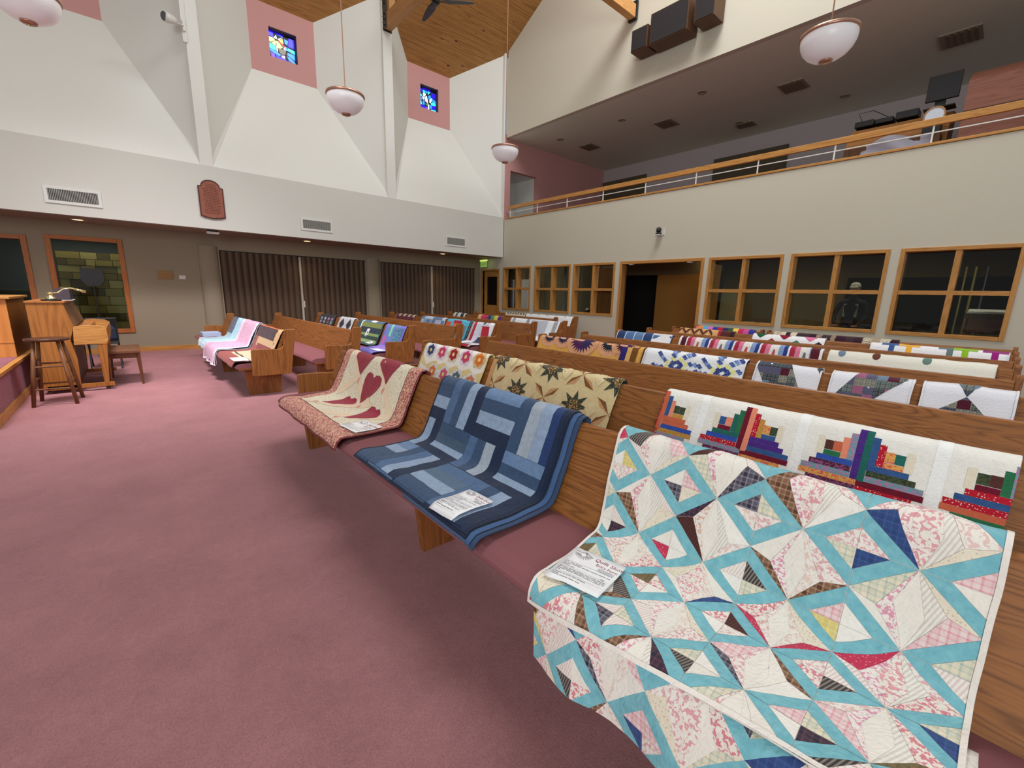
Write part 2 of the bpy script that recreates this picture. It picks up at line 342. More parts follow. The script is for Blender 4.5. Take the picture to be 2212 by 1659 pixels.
# stained glass windows: separate glass pieces in a dark leaded frame
SG = {}
def sg(rgb, e=1.5):
    k = 'glass_%d_%d_%d' % rgb
    return plain(k, rgb, .3, emit=e)  # emission stands in for daylight behind the glass
BLU, BLD, CY, LB, WH, YE, OR, RD, PK, GR, BR, VI = (30, 10, 225), (18, 8, 150), (50, 225, 240), (40, 130, 240), (225, 250, 245), (215, 235, 130), (245, 190, 90), (200, 50, 60), (215, 150, 200), (40, 130, 90), (90, 85, 70), (90, 50, 220)
ship = [(BLU, [(0, 1), (.2, 1), (.2, .78), (0, .8)]), (BLD, [(.2, 1), (.6, 1), (.55, .86), (.32, .92)]), (WH, [(.2, .78), (.3, .9), (.34, .76)]), (WH, [(.36, .78), (.52, .88), (.4, .74)]),
 (YE, [(0, .78), (.2, .76), (.26, .7), (.08, .58), (0, .6)]), (YE, [(.1, .57), (.28, .7), (.27, .5)]), (OR, [(.4, .74), (.54, .86), (.58, .68), (.5, .66)]), (RD, [(.36, .72), (.5, .66), (.62, .6), (.58, .55)]),
 (YE, [(.29, .7), (.36, .7), (.55, .52), (.42, .44), (.3, .48)]), (PK, [(.56, .53), (.66, .6), (.64, .44), (.56, .46)]), (LB, [(.6, .86), (.76, .84), (.72, .66), (.62, .7)]), (BLU, [(.78, .96), (1, .96), (1, .6), (.74, .62)]),
 (CY, [(0, .57), (.26, .5), (.27, .32), (.06, .34), (0, .36)]), (WH, [(.28, .49), (.33, .47), (.34, .3), (.29, .31)]), (CY, [(.74, .57), (1, .54), (1, .4), (.68, .48)]), (LB, [(.65, .56), (.72, .6), (.7, .46), (.62, .44)]),
 (BR, [(.34, .46), (.66, .45), (.62, .28), (.46, .24), (.38, .32)]), (LB, [(.02, .33), (.24, .31), (.44, .24), (.42, .16), (.2, .2), (.04, .26)]), (LB, [(.7, .4), (1, .38), (1, .16), (.78, .26), (.68, .3)]), (PK, [(.46, .22), (.6, .24), (.6, .12), (.46, .14)]),
 (VI, [(.04, .22), (.2, .19), (.22, .02), (.08, .04)]), (BLU, [(.23, .18), (.64, .1), (.7, 0), (.24, 0)]), (LB, [(.66, .26), (.78, .24), (1, .1), (1, .03), (.74, .12)]), (VI, [(.72, .1), (1, .01), (1, 0), (.72, 0)])]
lily = [(BLU, [(0, .95), (.2, .92), (.2, .72), (.02, .8)]), (BLD, [(.22, 1), (.7, 1), (.7, .88), (.22, .9)]), (CY, [(.24, .88), (.36, .88), (.36, .76), (.26, .78)]), (LB, [(.38, .88), (.5, .88), (.5, .78), (.38, .78)]), (CY, [(.52, .88), (.68, .9), (.56, .74)]),
 (WH, [(.24, .76), (.42, .74), (.36, .6), (.26, .62)]), (WH, [(.38, .6), (.46, .68), (.52, .48), (.54, .3), (.46, .4), (.34, .52)]), (WH, [(.22, .6), (.32, .56), (.3, .44), (.22, .48)]), (PK, [(.36, .48), (.44, .44), (.46, .36), (.36, .4)]),
 (CY, [(0, .76), (.16, .66), (.2, .58), (0, .56)]), (LB, [(0, .54), (.18, .54), (.18, .4), (0, .36)]), (CY, [(0, .33), (.14, .36), (.2, .2), (0, .2)]), (LB, [(.22, .4), (.32, .42), (.34, .22), (.24, .2)]), (LB, [(.54, .68), (.68, .76), (.74, .62), (.6, .46)]),
 (BLU, [(.7, .88), (1, .88), (1, .62), (.8, .66)]), (WH, [(.62, .42), (.66, .56), (.78, .66), (.76, .5), (.68, .38)]), (LB, [(.8, .62), (1, .56), (1, .44), (.8, .48)]), (CY, [(.7, .38), (.8, .46), (1, .44), (1, .32), (.74, .3)]), (GR, [(.38, .3), (.5, .3), (.54, .22), (.4, .24)]),
 (WH, [(.54, .28), (.6, .32), (.6, .02), (.54, 0)]), (BLU, [(0, .18), (.34, .18), (.36, .02), (.04, .02)]), (VI, [(.38, .16), (.52, .16), (.52, 0), (.38, 0)]), (BLU, [(.78, .3), (1, .3), (1, .14), (.8, .12)]), (LB, [(.63, .3), (.76, .28), (.76, .14), (.63, .1)]), (CY, [(.72, .1), (1, .12), (1, 0), (.66, 0)])]
def stained(cx, design, label, n):
    t = thing('window_%d' % n, label, 'window', (cx, YW+.125, 6.75)); t['kind'] = 'structure'
    B(-.3, .3, -.004, .02, 0, .61).obj('leading', M_BLACK, t)
    B(-.3, .3, -.125, 0, .6, .612).obj('reveal', plain('dark_reveal', (70, 52, 56), .8), t); B(.288, .3, -.125, 0, 0, .6).obj('reveal', plain('dark_reveal', (70, 52, 56), .8), t)
    for c, poly in design:
        mx = sum(p[0] for p in poly)/len(poly); mz = sum(p[1] for p in poly)/len(poly)
        q = [(-.29+.57*(mx+(p[0]-mx)*.955), .012+.575*(mz+(p[1]-mz)*.955)) for p in poly]
        MB().prism(q, 'Y', -.012, -.004).obj('pane', sg(c), t)
stained(3.445, ship, 'small square stained glass window with sun and ship above the middle of the side wall', 1)
stained(7.39, lily, 'small square stained glass window with a white lily, nearest the balcony', 2)
stained(-.49, lily, 'stained glass window in the bay beyond the left picture edge', 3)
# ------------------------------------------------------------------ back wall with balcony opening
WIN = [(9.83, 11.14), (8.22, 9.65), (6.73, 8.12), (2.95, 4.36), (1.42, 2.83), (-.02, 1.29)]
ZB0, ZB1 = .93, 2.285
holes = [(a+.02, b-.02, ZB0+.02, ZB1-.02) for a, b in WIN]+[(4.52, 6.53, 0, 2.25), (11.38, 12.24, 0, 2.19)]
mb = MB(); wall_holes(mb, 'X', D, D+.14, -6, YW+.15, 0, ZS, holes); mb.box(D, D+.14, -6, YO, ZS, 3.76)
o = mb.obj('wall_back', M_BEIGE); struct(o, 'beige back wall with wooden windows below the balcony')
zr = 12.1
yr = YW-(zr-7.8)/.54
mb = MB().prism([(YO-.07, 6.15), (-6, 6.15), (-6, zr-.54*(yr+6)*.9), (yr, zr+.1), (YO-.07, roofz(YO-.07)+.1)], 'X', D, D+.14)
o = mb.obj('wall_back_upper', M_BEIGE); struct(o, 'beige upper back wall above the balcony opening')
# balcony interior
o = B(D+.14, 14.45, -6, YO, 6.15, 6.27).obj('ceiling_balcony', M_BALC); struct(o, 'low ceiling over the balcony', 'ceiling')
o = B(D+.14, 14.45, -6, 11.15, 2.72, 3.05).obj('floor_balcony', M_CARPET2); struct(o, 'floor of the balcony', 'floor')
mb = MB(); wall_holes(mb, 'Y', 11.15, 11.29, D-.0, 14.45, ZS, 6.27, [(9.56, 10.74, 3.05, 5.26)])
o = mb.obj('wall_balcony_side', M_PINK); struct(o, 'dusky pink side wall of the balcony with a doorway')
o = B(14.3, 14.45, -6, 11.3, 2.6, 6.27).obj('wall_balcony_back', plain('mauve_paint', (190, 180, 182), .85)); struct(o, 'grey mauve back wall of the balcony')
mb = MB(); mb.box(9.3, 10.9, 12.3, 12.4, 2.7, 5.6); mb.box(10.74, 10.84, 11.29, 12.4, 2.7, 5.6); mb.box(9.34, 9.44, 11.29, 12.4, 2.7, 5.6); mb.box(9.3, 10.9, 11.29, 12.4, 5.26, 5.4)
o = mb.obj('wall_balcony_lobby', M_WHITE); struct(o, 'white lobby seen through the balcony doorway')
dd = thing('door_4', 'dark panelled door in the lobby behind the balcony doorway', 'door', (9.5, 12.28, 3.05)); dd['kind'] = 'structure'
for x in (0.1, .42): B(x, x+.28, -.03, 0, 0, 2.0).obj('door_panel', plain('dark_door', (40, 32, 28), .6), dd)
o = B(14.22, 14.285, 9.25, 11.12, 3.05, 5.7).obj('acoustic_panel', plain('olive_cloth', (92, 84, 66), .95)); tag(o, 'olive brown cloth panel on the balcony back wall beside the pink side wall', 'panel')
o = B(14.22, 14.285, 4.8, 6.85, 3.05, 5.69).obj('acoustic_panel', plain('olive_cloth', (92, 84, 66), .95)); tag(o, 'olive brown cloth panel on the balcony back wall behind the middle of the railing', 'panel')
# balcony railing
rail = thing('balcony_railing', 'long oak handrail with thin white posts along the balcony edge', 'railing', (D, 11.08, 3.76))
def brl(a, b, z0, z1, x0, x1, nm, mt, bv=.006): return B(x0, x1, a-11.08, b-11.08, z0-3.76, z1-3.76).obj(nm, mt, rail, bevel=bv)
brl(-6, 11.08, 3.765, 3.805, -.02, .16, 'sill_cap', W_TRIMY)
brl(-6, 11.0, 4.055, 4.155, .03, .085, 'handrail', W_TRIMY)
brl(-6, 11.0, 3.95, 3.966, .05, .066, 'middle_rail', M_STEEL, 0)
for y in (10.92, 9.70, 8.53, 7.31, 6.09, 4.87, 3.65, 2.43, 1.21, 0, -1.22): brl(y-.011, y+.011, 3.805, 4.056, .047, .069, 'post', M_STEEL, 0)
# balcony ceiling fittings
VENTM = plain('balcony_vent', (156, 142, 122), .7); 
def cvent(x, y, lab, sx=.55, sy=.5):
    t = thing('ceiling_vent', lab, 'vent', (x, y, 6.15), group='vents in the balcony ceiling')
    B(-sx/2, sx/2, -sy/2, sy/2, -.02, 0).obj('frame', VENTM, t)
    for i in range(5): B(-sx/2+.04, sx/2-.04, -sy/2+.05+i*.09, -sy/2+.08+i*.09, -.035, -.018).obj('louvre', plain('vent_dark', (120, 106, 86), .7), t)
cvent(11.76, 4.03, 'square brown vent in the balcony ceiling, second from the right'); cvent(11.72, 7.1, 'square brown vent in the balcony ceiling above the middle of the railing')
cvent(11.75, 9.8, 'square brown vent in the balcony ceiling nearest the pink wall'); cvent(11.8, 1.4, 'square brown vent in the balcony ceiling above the organ', .6, .55)
cvent(13.3, 5.6, 'small brown vent low over the balcony back wall', .4, .4)
for i, (x, y, l) in enumerate([(10.62, 5.58, 'nearest the pendant lamp'), (13.13, 3.37, 'above the television'), (13.06, 5.7, 'deep in the balcony middle'), (10.6, 10.04, 'nearest the pink side wall'), (10.67, 7.83, 'second from the pink side wall')]):
    t = thing('recessed_light', 'round unlit recessed light in the balcony ceiling, '+l, 'light', (x, y, 6.15), group='recessed lights in the balcony ceiling')
    MB().lathe([(.06, 0), (.1, 0), (.1, -.012), (.06, -.014), (.055, -.002), (0, -.002)], 16).obj('trim_ring', VENTM, t)
# ------------------------------------------------------------------ roof with boards, beams
roof = MB().add([(-6, YW+.1, roofz(YW+.1)+.04), (D+.14, YW+.1, roofz(YW+.1)+.04), (D+.14, yr, zr+.04), (-6, yr, zr+.04)], [(0, 1, 2, 3)]).obj('ceiling', W_CEIL); struct(roof, 'sloping knotty pine board ceiling', 'ceiling')
NB = 62; stp = (YW+.05-yr)/NB
bmesh_board = None
for i in range(NB):
    ya = YW+.05-i*stp; yb = ya-stp+.006
    mb = MB(); z = roofz
    mb.add([(-6, ya, z(ya)), (D, ya, z(ya)), (D, yb, z(yb)), (-6, yb, z(yb)), (-6, ya, z(ya)+.03), (D, ya, z(ya)+.03), (D, yb, z(yb)+.03), (-6, yb, z(yb)+.03)], [(3, 2, 1, 0), (4, 5, 6, 7), (0, 1, 5, 4), (3, 7, 6, 2)])
    mb.obj('board', W_CEIL, roof)
o = MB().add([(-6, yr, zr), (5.2-3, yr, zr), (5.2-3, -6, 7.0), (-6, -6, 7.0)], [(0, 1, 2, 3)]).obj('ceiling_far_slope', M_WHITE); struct(o, 'far slope of the roof beside the skylight', 'ceiling')
def beam(x0, lab):
    t = thing('roof_beam', lab, 'beam', (x0, YO, 7.66))
    B(0, .19, -8.6, -.02, 0, .3).obj('timber', W_BEAM, t, bevel=.01)
    B(.02, .17, -.28, -.03, .3, 1.1).obj('strut', W_BEAM, t)
    pl = B(-.02, -.001, -.16, -.0, -.02, 1.0).obj('steel_plate', M_BLACK, t); B(-.02, .2, -.03, -.001, -.03, .9).obj('steel_plate', M_BLACK, t)
    for z in (.05, .17, .29, .5, .62, .85): MB().lathe([(0, -.03), (.014, -.03), (.014, 0), (0, 0)], 6, (-.02, -.08, z), 'X').obj('bolt', M_BLACK, pl)
beam(5.42, 'timber roof beam ending on the pilaster nearest the balcony'); beam(1.42, 'timber roof beam ending on the pilaster above the wooden plaque')
t = thing('roof_beam', 'timber roof beam bracketed to the upper back wall beside the loudspeakers', 'beam', (5.7, 6.62, 7.56))
B(0, 3.56, 0, .17, 0, .26).obj('timber', wood('beam_wood_x', (176, 122, 66), (206, 152, 92), 'X', 1.2, .6), t, bevel=.01)
B(3.56, 3.62, -.02, .19, -.03, .34).obj('steel_plate', M_BLACK, t)
# ceiling fan
t = thing('ceiling_fan', 'black three-bladed ceiling fan under the pine ceiling', 'fan', (6.13, 9.92, 8.0))
MB().tube([(0, 0, 0.05), (0, 0, roofz(9.92)-8.0)], .014).obj('downrod', M_BLACK, t)
MB().lathe([(0, -.06), (.07, -.05), (.09, 0), (.08, .07), (0, .09)], 20).obj('motor', M_BLACK, t, True)
for k in range(3):
    a = 2*PI*k/3+1.396; ca, sa = math.cos(a), math.sin(a); mb = MB(); P = []
    for r, wd, tw in ((.06, .05, .02), (.3, .085, .012), (.6, .07, .006), (.86, .035, .0)):
        for sg_ in (-1, 1):
            for dz in (-.006, .006): P.append((r*ca-sg_*wd*sa, r*sa+sg_*wd*ca, sg_*tw+dz))
    fs = []
    for q in range(3):
        b0 = q*4
        fs += [(b0, b0+2, b0+6, b0+4), (b0+1, b0+5, b0+7, b0+3), (b0, b0+4, b0+5, b0+1), (b0+2, b0+3, b0+7, b0+6)]
    fs += [(0, 1, 3, 2), (12, 14, 15, 13)]
    mb.add(P, fs).obj('blade', M_BLACK, t)
# pendant lamps
M_BOWL = plain('opal_glass', (240, 238, 240), .35, emit=.10)
def pendant(x, y, lab):
    t = thing('pendant_lamp', lab, 'lamp', (x, y, 4.3), group='opal bowl pendant lamps')
    prof = [(.262, 0), (.268, -.03), (.262, -.08), (.238, -.135), (.195, -.185), (.14, -.222), (.075, -.243), (.06, -.245)]
    MB().lathe(prof+[(.05, -.235), (.13, -.21), (.185, -.175), (.228, -.13), (.25, -.07), (.25, 0), (.262, 0)], 40).obj('glass_bowl', M_BOWL, t, True)
    MB().lathe([(.255, .022), (.278, .022), (.282, -.004), (.272, -.012), (.255, -.01), (.255, .022)], 40).obj('rim', M_COPPER, t, True)
    MB().lathe([(0, -.268), (.05, -.266), (.066, -.258), (.066, -.243), (0, -.24)], 24).obj('finial_disc', M_COPPER, t, True)
    MB().lathe([(0, -.285), (.012, -.28), (.012, -.268), (0, -.266)], 10).obj('finial_knob', M_BRASS, t, True)
    MB().tube([(0, 0, -.2), (0, 0, roofz(max(y, yr))-4.3-max(0, (yr-y))*.5)], .007, 6).obj('rod', M_COPPER, t)
    MB().lathe([(0, .0), (.27, .008), (.27, .014), (0, .02)], 24).obj('lid', M_STEEL, t)
pendant(2.82, 7.17, 'white bowl pendant lamp hanging before the middle window bay'); pendant(6.08, 7.27, 'white bowl pendant lamp hanging farthest away before the corner')
pendant(6.15, 1.82, 'large looking white bowl pendant lamp hanging before the balcony ceiling at the right'); pendant(-.45, 7.17, 'white bowl pendant lamp cut by the top left picture corner')
# loudspeaker cluster
M_GRILLE = plain('speaker_grille', (40, 36, 36), .9, bump=.3, bscale=300); W_SPK = wood('speaker_wood', (66, 42, 26), (98, 66, 42), 'Y', 1.5)
for y0, y1, z0, z1, lab in ((6.03, 6.42, 6.66, 7.08, 'small wooden loudspeaker at the left end of the wall cluster'), (5.13, 5.97, 6.64, 7.22, 'wide wooden loudspeaker in the middle of the wall cluster'), (4.60, 5.0, 6.68, 7.3, 'wooden loudspeaker at the right end of the wall cluster')):
    t = thing('loudspeaker', lab, 'loudspeaker', (8.9, y0, z0), group='loudspeakers on the upper back wall'); w_, h_ = y1-y0, z1-z0
    B(0, .4, 0, w_, 0, h_).obj('cabinet', W_SPK, t, bevel=.004); B(-.012, 0, .02, w_-.02, .02, h_-.02).obj('grille', M_GRILLE, t)
    B(.4, .44, w_*.3, w_*.7, h_*.4, h_*.6).obj('bracket', M_BLACK, t)
# track with spotlight
t = thing('track_light', 'white spotlight on a vertical track at the left pilaster', 'spotlight', (1.36, YO-.02, 6.0))
B(-.03, .04, -.03, .018, -.05, 2.4).obj('track', M_STEEL, t); B(-.015, .025, -.07, -.03, .12, .3).obj('adapter', M_STEEL, t)
MB().tube([(0, -.07, .2), (-.14, -.16, .18)], .012).obj('arm', M_STEEL, t)
hd = MB().tube([(-.12, -.16, .2), (-.16, -.18, .19), (-.26, -.24, .17), (-.3, -.26, .165)], [.035, .06, .085, .085], 20).obj('lamp_head', M_STEEL, t, True)
MB().tube([(-.302, -.262, .165), (-.306, -.265, .164)], .07, 20).obj('lens', plain('lamp_lens', (90, 90, 92), .2), hd)
# vents on the fascia
for x, lab in ((-.53, 'white wall vent above the recess window at the left'), (3.555, 'white wall vent right of the wooden plaque'), (7.5, 'white wall vent nearest the back corner')):
    t = thing('wall_vent', lab, 'vent', (x, YO, 2.92), group='vents on the white band of wall')
    mb = MB(); wall_holes(mb, 'Y', -.02, -.002, -.36, .36, -.145, .135, [(-.315, .315, -.1, .09)]); mb.obj('frame', M_STEEL, t)
    B(-.315, .315, -.003, -.001, -.1, .09).obj('dark_core', plain('vent_core', (70, 68, 64), .9), t)
    for i in range(30): B(-.31+i*.021, -.301+i*.021, -.016, -.004, -.1, .09).obj('fin', plain('vent_fin', (172, 172, 164), .5), t)
# plaque
t = thing('wooden_plaque', 'carved wooden plaque with arched top on the white band of wall', 'plaque', (1.505, YO, 2.84))
arch = [(.215, .0), (.215, .575), (.165, .585)]+[(.165*math.cos(a), .585+.125*math.sin(a)) for a in [PI*i/12 for i in range(1, 12)]]+[(-.165, .585), (-.215, .575), (-.215, 0), (-.13, -.03), (0, -.045), (.13, -.03)]
MB().prism(arch, 'Y', -.03, -.001).obj('board', plain('plaque_edge', (84, 44, 34), .5), t)
MB().prism([(x*.9, .27+(z-.27)*.93) for x, z in arch], 'Y', -.036, -.03).obj('face', plain('plaque_face', (150, 88, 68), .45), t)
mb = MB(); rnd = random.Random(4)
for i in range(19):
    z = .62-i*.031; x = -.15+rnd.random()*.05; e = .15-rnd.random()*.05
    if i < 3: x, e = -.09, .09
    while x < e:
        l = .015+rnd.random()*.05; mb.box(x, min(x+l, e), -.038, -.036, z-.007, z+.007); x += l+.01
mb.obj('engraving', plain('engraved', (104, 52, 38), .6), t)
B(-.03, .035, -.04, -.036, -.018, -.006).obj('brass_tag', M_BRASS, t)
# soffit lights and sensor
for x, lab in ((-.56, 'lit recessed downlight in the soffit before the recess window'), (3.5, 'lit recessed downlight in the soffit before the first folding partition'), (7.44, 'lit recessed downlight in the soffit nearest the corner')):
    t = thing('downlight', lab, 'light', (x, 11.80, ZS), group='lit downlights in the soffit')
    MB().lathe([(.075, 0), (.1, 0), (.1, -.008), (.075, -.008), (.075, 0)], 20).obj('trim_ring', M_STEEL, t)
    MB().lathe([(0, -.002), (.075, -.002), (.075, -.004), (0, -.004)], 20).obj('lens', plain('warm_lamp', (255, 226, 150), .4, emit=3), t)
    spot('downlight_lamp', (x, 11.80, ZS-.02), 26, (1, .72, .42), 2.0, .9)
t = thing('ceiling_sensor', 'small white box hanging under the soffit below the plaque', 'sensor', (1.5, 11.45, ZS))
B(-.11, .11, -.06, .06, -.075, -.03).obj('case', M_STEEL, t, bevel=.006); B(-.09, .09, -.05, .05, -.03, 0).obj('mount', M_BLACK, t)
o = MB().prism(rrect(.52, .79, 1.57, 1.745, .01), 'Y', YW-.02, YW-.001).obj('wall_sign', plain('tan_sign', (158, 116, 66), .6)); tag(o, 'small tan wooden sign on the recessed wall left of the pilaster', 'sign')
t = thing('light_switch', 'white double light switch on the recessed wall beside the tan sign', 'switch', (.955, YW, 1.62))
B(-.06, .06, -.008, -.001, -.04, .04).obj('plate', M_STEEL, t, bevel=.002)
for x in (-.035, .01): B(x, x+.022, -.014, -.008, -.02, .02).obj('toggle', M_STEEL, t)
# recess pilasters (rounded)
for x0, x1 in ((1.29, 1.67), (5.22, 5.62)):
    n = 10; c = (x0+x1)/2; r = (x1-x0)/2; poly = [(c+r*math.cos(PI+PI*i/n), YW+.0+.11*math.sin(PI+PI*i/n)) for i in range(n+1)]
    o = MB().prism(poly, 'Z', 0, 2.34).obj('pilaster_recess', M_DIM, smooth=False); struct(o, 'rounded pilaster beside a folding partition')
# folding partitions
M_FOLD = plain('brown_vinyl', (88, 68, 52), .6, bump=.2, bscale=90)
def partition(x0, x1, lab):
    t = thing('folding_partition', lab, 'partition', (x0, YW+.04, 0)); w_ = x1-x0; n = 24; mid = w_*.5
    for side in (0, 1):
        a, b = (0.02, mid-.03) if side == 0 else (mid+.03, w_-.02)
        k = n//2; st_ = (b-a)/k
        for i in range(k):
            p = []; q = 8
            for j in range(q+1):
                u = j/q; p.append((a+(i+u)*st_, -.045*math.sin(PI*u)**.7))
            poly = p+[(x, y+.012) for x, y in p[::-1]]
            MB().prism(poly, 'Z', .02, 2.25).obj('panel', M_FOLD, t, False)
    B(mid-.025, mid+.025, -.06, .0, .02, 2.24).obj('lead_post', plain('post_grey', (186, 180, 168), .5), t)
    B(mid+.028, mid+.05, -.085, -.045, .95, 1.12).obj('handle', M_STEEL, t, bevel=.004)
    B(0, w_, -.04, .03, 2.25, 2.268).obj('track', M_BLACK, t)
partition(1.70, 5.20, 'brown accordion folding partition between the two rounded pilasters'); partition(5.66, 9.10, 'brown accordion folding partition nearest the back corner')
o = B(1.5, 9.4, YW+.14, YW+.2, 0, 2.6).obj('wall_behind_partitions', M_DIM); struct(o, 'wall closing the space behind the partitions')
# recess windows with frames
def frame_y(h, nm, lab, parent_kind=True):
    a, b, z0, z1 = h; t = thing(nm, lab, 'window', ((a+b)/2, YW, z0)); t['kind'] = 'structure'; w_ = (b-a)/2; hh = z1-z0; c = .07
    for nm2, args in (('frame_side', (-w_-c, -w_+.01, -.025, .13, -c, hh+c)), ('frame_side', (w_-.01, w_+c, -.025, .13, -c, hh+c))): B(*args).obj(nm2, wood('red_oak', (150, 84, 40), (186, 112, 58), 'Z', 1.4), t, bevel=.004)
    for args in ((-w_+.01, w_-.01, -.025, .13, -c, .01), (-w_+.01, w_-.01, -.025, .13, hh-.01, hh+c)): B(*args).obj('frame_rail', wood('red_oak_x', (150, 84, 40), (186, 112, 58), 'X', 1.4), t, bevel=.004)
    B(-w_+.01, w_-.01, .09, .096, .01, hh-.01).obj('pane', M_GLASS, t)
frame_y(WA, 'window_4', 'tall wood framed window in the recess beside the piano'); frame_y(WB, 'window_5', 'wood framed window in the recess cut by the left picture edge')
# room with stone wall seen through the recess windows
mb = MB(); mb.box(-3.2, 1.2, 14.9, 15.0, 0, 2.8); mb.box(-3.2, 1.2, YW+.15, 15, 2.7, 2.8); mb.box(1.15, 1.25, YW+.15, 15, 0, 2.8); mb.box(-3.3, -3.2, YW+.15, 15, 0, 2.8); mb.box(-3.2, 1.2, YW+.15, 15, -.1, 0)
o = mb.obj('wall_side_room', plain('dark_room', (74, 78, 78), .9)); struct(o, 'dim side room seen through the recess windows')
sw = MB().box(-1.15, .45, 14.32, 14.4, 0, 2.14).obj('stone_wall', plain('mortar', (66, 60, 40), .95)); tag(sw, 'wall of yellowish stone blocks seen through the tall recess window', 'wall')
rnd = random.Random(3); z = .02
STC = [plain('stone_%d' % i, tuple(min(255, int(v*1.18)) for v in c), .9, bump=.4, bscale=30) for i, c in enumerate([(150, 132, 72), (120, 104, 58), (168, 152, 98), (96, 84, 52)])]
while z < 2.1:
    h_ = .13+rnd.random()*.09; x = -1.14
    while x < .44:
        l = .16+rnd.random()*.26; l = min(l, .45-x); B(x+.006, x+l-.006, 14.32-.02-rnd.random()*.03, 14.33, z+.006, min(z+h_, 2.14)-.006).obj('stone', STC[rnd.randrange(4)], sw); x += l
    z += h_
# ------------------------------------------------------------------ oak windows of the back wall
def xwin(a, b, n, lab):
    t = thing('window_%d' % n, lab, 'window', (D, a, ZB0)); t['kind'] = 'structure'; w_ = b-a; h_ = ZB1-ZB0; c = .055
    for y0, y1, z0, z1, mt in ((0, c, 0, h_, W_TRIM), (w_-c, w_, 0, h_, W_TRIM), (c, w_-c, 0, c, W_TRIMY), (c, w_-c, h_-c, h_, W_TRIMY)): B(-.02, .19, y0, y1, z0, z1).obj('casing', mt, t, bevel=.004)
    B(-.004, .185, w_/2-.035, w_/2+.035, c, h_-c).obj('mullion', W_TRIM, t); 
    for y0, y1 in ((c, w_/2-.035), (w_/2+.035, w_-c)): B(-.004, .185, y0, y1, h_/2-.035, h_/2+.03).obj('mullion', W_TRIMY, t)
    for y0, y1 in ((c, w_/2-.035), (w_/2+.035, w_-c)):
        for z0, z1 in ((c, h_/2-.035), (h_/2+.03, h_-c)): B(.168, .172, y0+.001, y1-.001, z0+.001, z1-.001).obj('pane', M_GLASS, t)
for n, ((a, b), lab) in enumerate(zip(WIN, ['narrow oak four-pane window nearest the corner', 'narrow oak four-pane window second from the corner', 'narrow oak four-pane window left of the double doorway', 'wide oak four-pane window right of the double doorway', 'wide oak four-pane window second right of the doorway', 'wide oak four-pane window farthest right'])): xwin(a, b, n+6, lab)
# double doorway
t = thing('door_1', 'open oak framed double doorway in the back wall', 'door', (D, 4.46, 0)); t['kind'] = 'structure'
for y0, y1 in ((0, .065), (2.07, 2.13)): B(-.02, .15, y0, y1, 0, 2.29).obj('frame_side', W_TRIM, t, bevel=.004)
B(-.02, .15, .065, 2.07, 2.225, 2.29).obj('frame_head', W_TRIMY, t, bevel=.004)
lf = B(.20, .245, 2.10, 3.0, .01, 2.2).obj('door_leaf', W_LEG, t); B(.25, .3, 2.9, 2.96, .95, 1.1).obj('handle', M_BLACK, lf)
lf = B(.15, 1.05, .085, .13, .01, 2.2).obj('door_leaf', W_TRIM, t)
for y in (.35, 1.85): B(.02, .1, y-.05, y+.05, 2.2, 2.225).obj('door_catch', M_STEEL, t)
t = thing('door_2', 'oak door standing ajar in the back corner under the exit sign', 'door', (D, 11.32, 0)); t['kind'] = 'structure'
for y0, y1 in ((0, .06), (.92, 1.0)): B(-.02, .14, y0, y1, 0, 2.25).obj('frame_side', W_TRIM, t)
B(-.02, .14, .06, .92, 2.19, 2.25).obj('frame_head', W_TRIMY, t)
lf = MB(); lf.box(.05, .09, .75, .9, .01, 2.18); lf.box(.05, .09, .08, .2, .01, 2.18); lf.box(.05, .09, .2, .75, .01, 1.05); lf.box(.05, .09, .2, .75, 2.0, 2.18)
lf = lf.obj('door_leaf', W_TRIM, t); B(.065, .07, .2, .75, 1.05, 2.0).obj('pane', plain('dark_pane', (26, 22, 20), .15), lf)
for z in (.9, 1.5, 2.0): B(.02, .05, .895, .925, z, z+.1).obj('hinge', M_BLACK, t)
# exit sign
t = thing('exit_sign', 'glowing green exit sign over the corner door', 'sign', (D-.25, 11.72, 2.3), rz=0)
M_EX = plain('exit_green', (150, 190, 90), .4, emit=.5)
B(0, .012, 0, .34, 0, .19).obj('panel', M_EX, t); B(-.02, .03, -.01, .35, .19, .235).obj('housing', plain('exit_top', (214, 226, 120), .4, emit=.9), t)
me = text_mesh('EXIT', .16); me.transform(Matrix(((0, 0, 1, -.003), (-1, 0, 0, .325), (0, 1, 0, .04), (0, 0, 0, 1)))); me.materials.append(plain('exit_letters', (40, 96, 40), .5, emit=.3))
o = bpy.data.objects.new('lettering', me); COL.objects.link(o); o.parent = t
B(.0, .25, .15, .19, .235, .25).obj('bracket', M_STEEL, t)
# wall camera
t = thing('wall_camera', 'black dome camera on a white bracket above the double doorway', 'camera', (D, 5.56, 2.84))
B(-.16, 0, -.06, .06, -.02, 0).obj('shelf', M_STEEL, t); B(-.02, -.0, -.1, -.05, 0, .12).obj('bracket', M_STEEL, t)
MB().lathe([(0, 0), (.07, 0), (.065, .03), (.03, .04), (0, .04)], 18, (-.09, 0, 0)).obj('base', M_BLACK, t, True)
MB().lathe([(0, .03), (.045, .05), (.06, .1), (.045, .145), (0, .165)], 18, (-.09, .0, 0)).obj('head', M_BLACK, t, True)
MB().lathe([(0, -.07), (.024, -.07), (.026, 0), (0, 0)], 12, (-.09, 0, .1), 'X').obj('lens', plain('lens_grey', (60, 60, 64), .2), t)
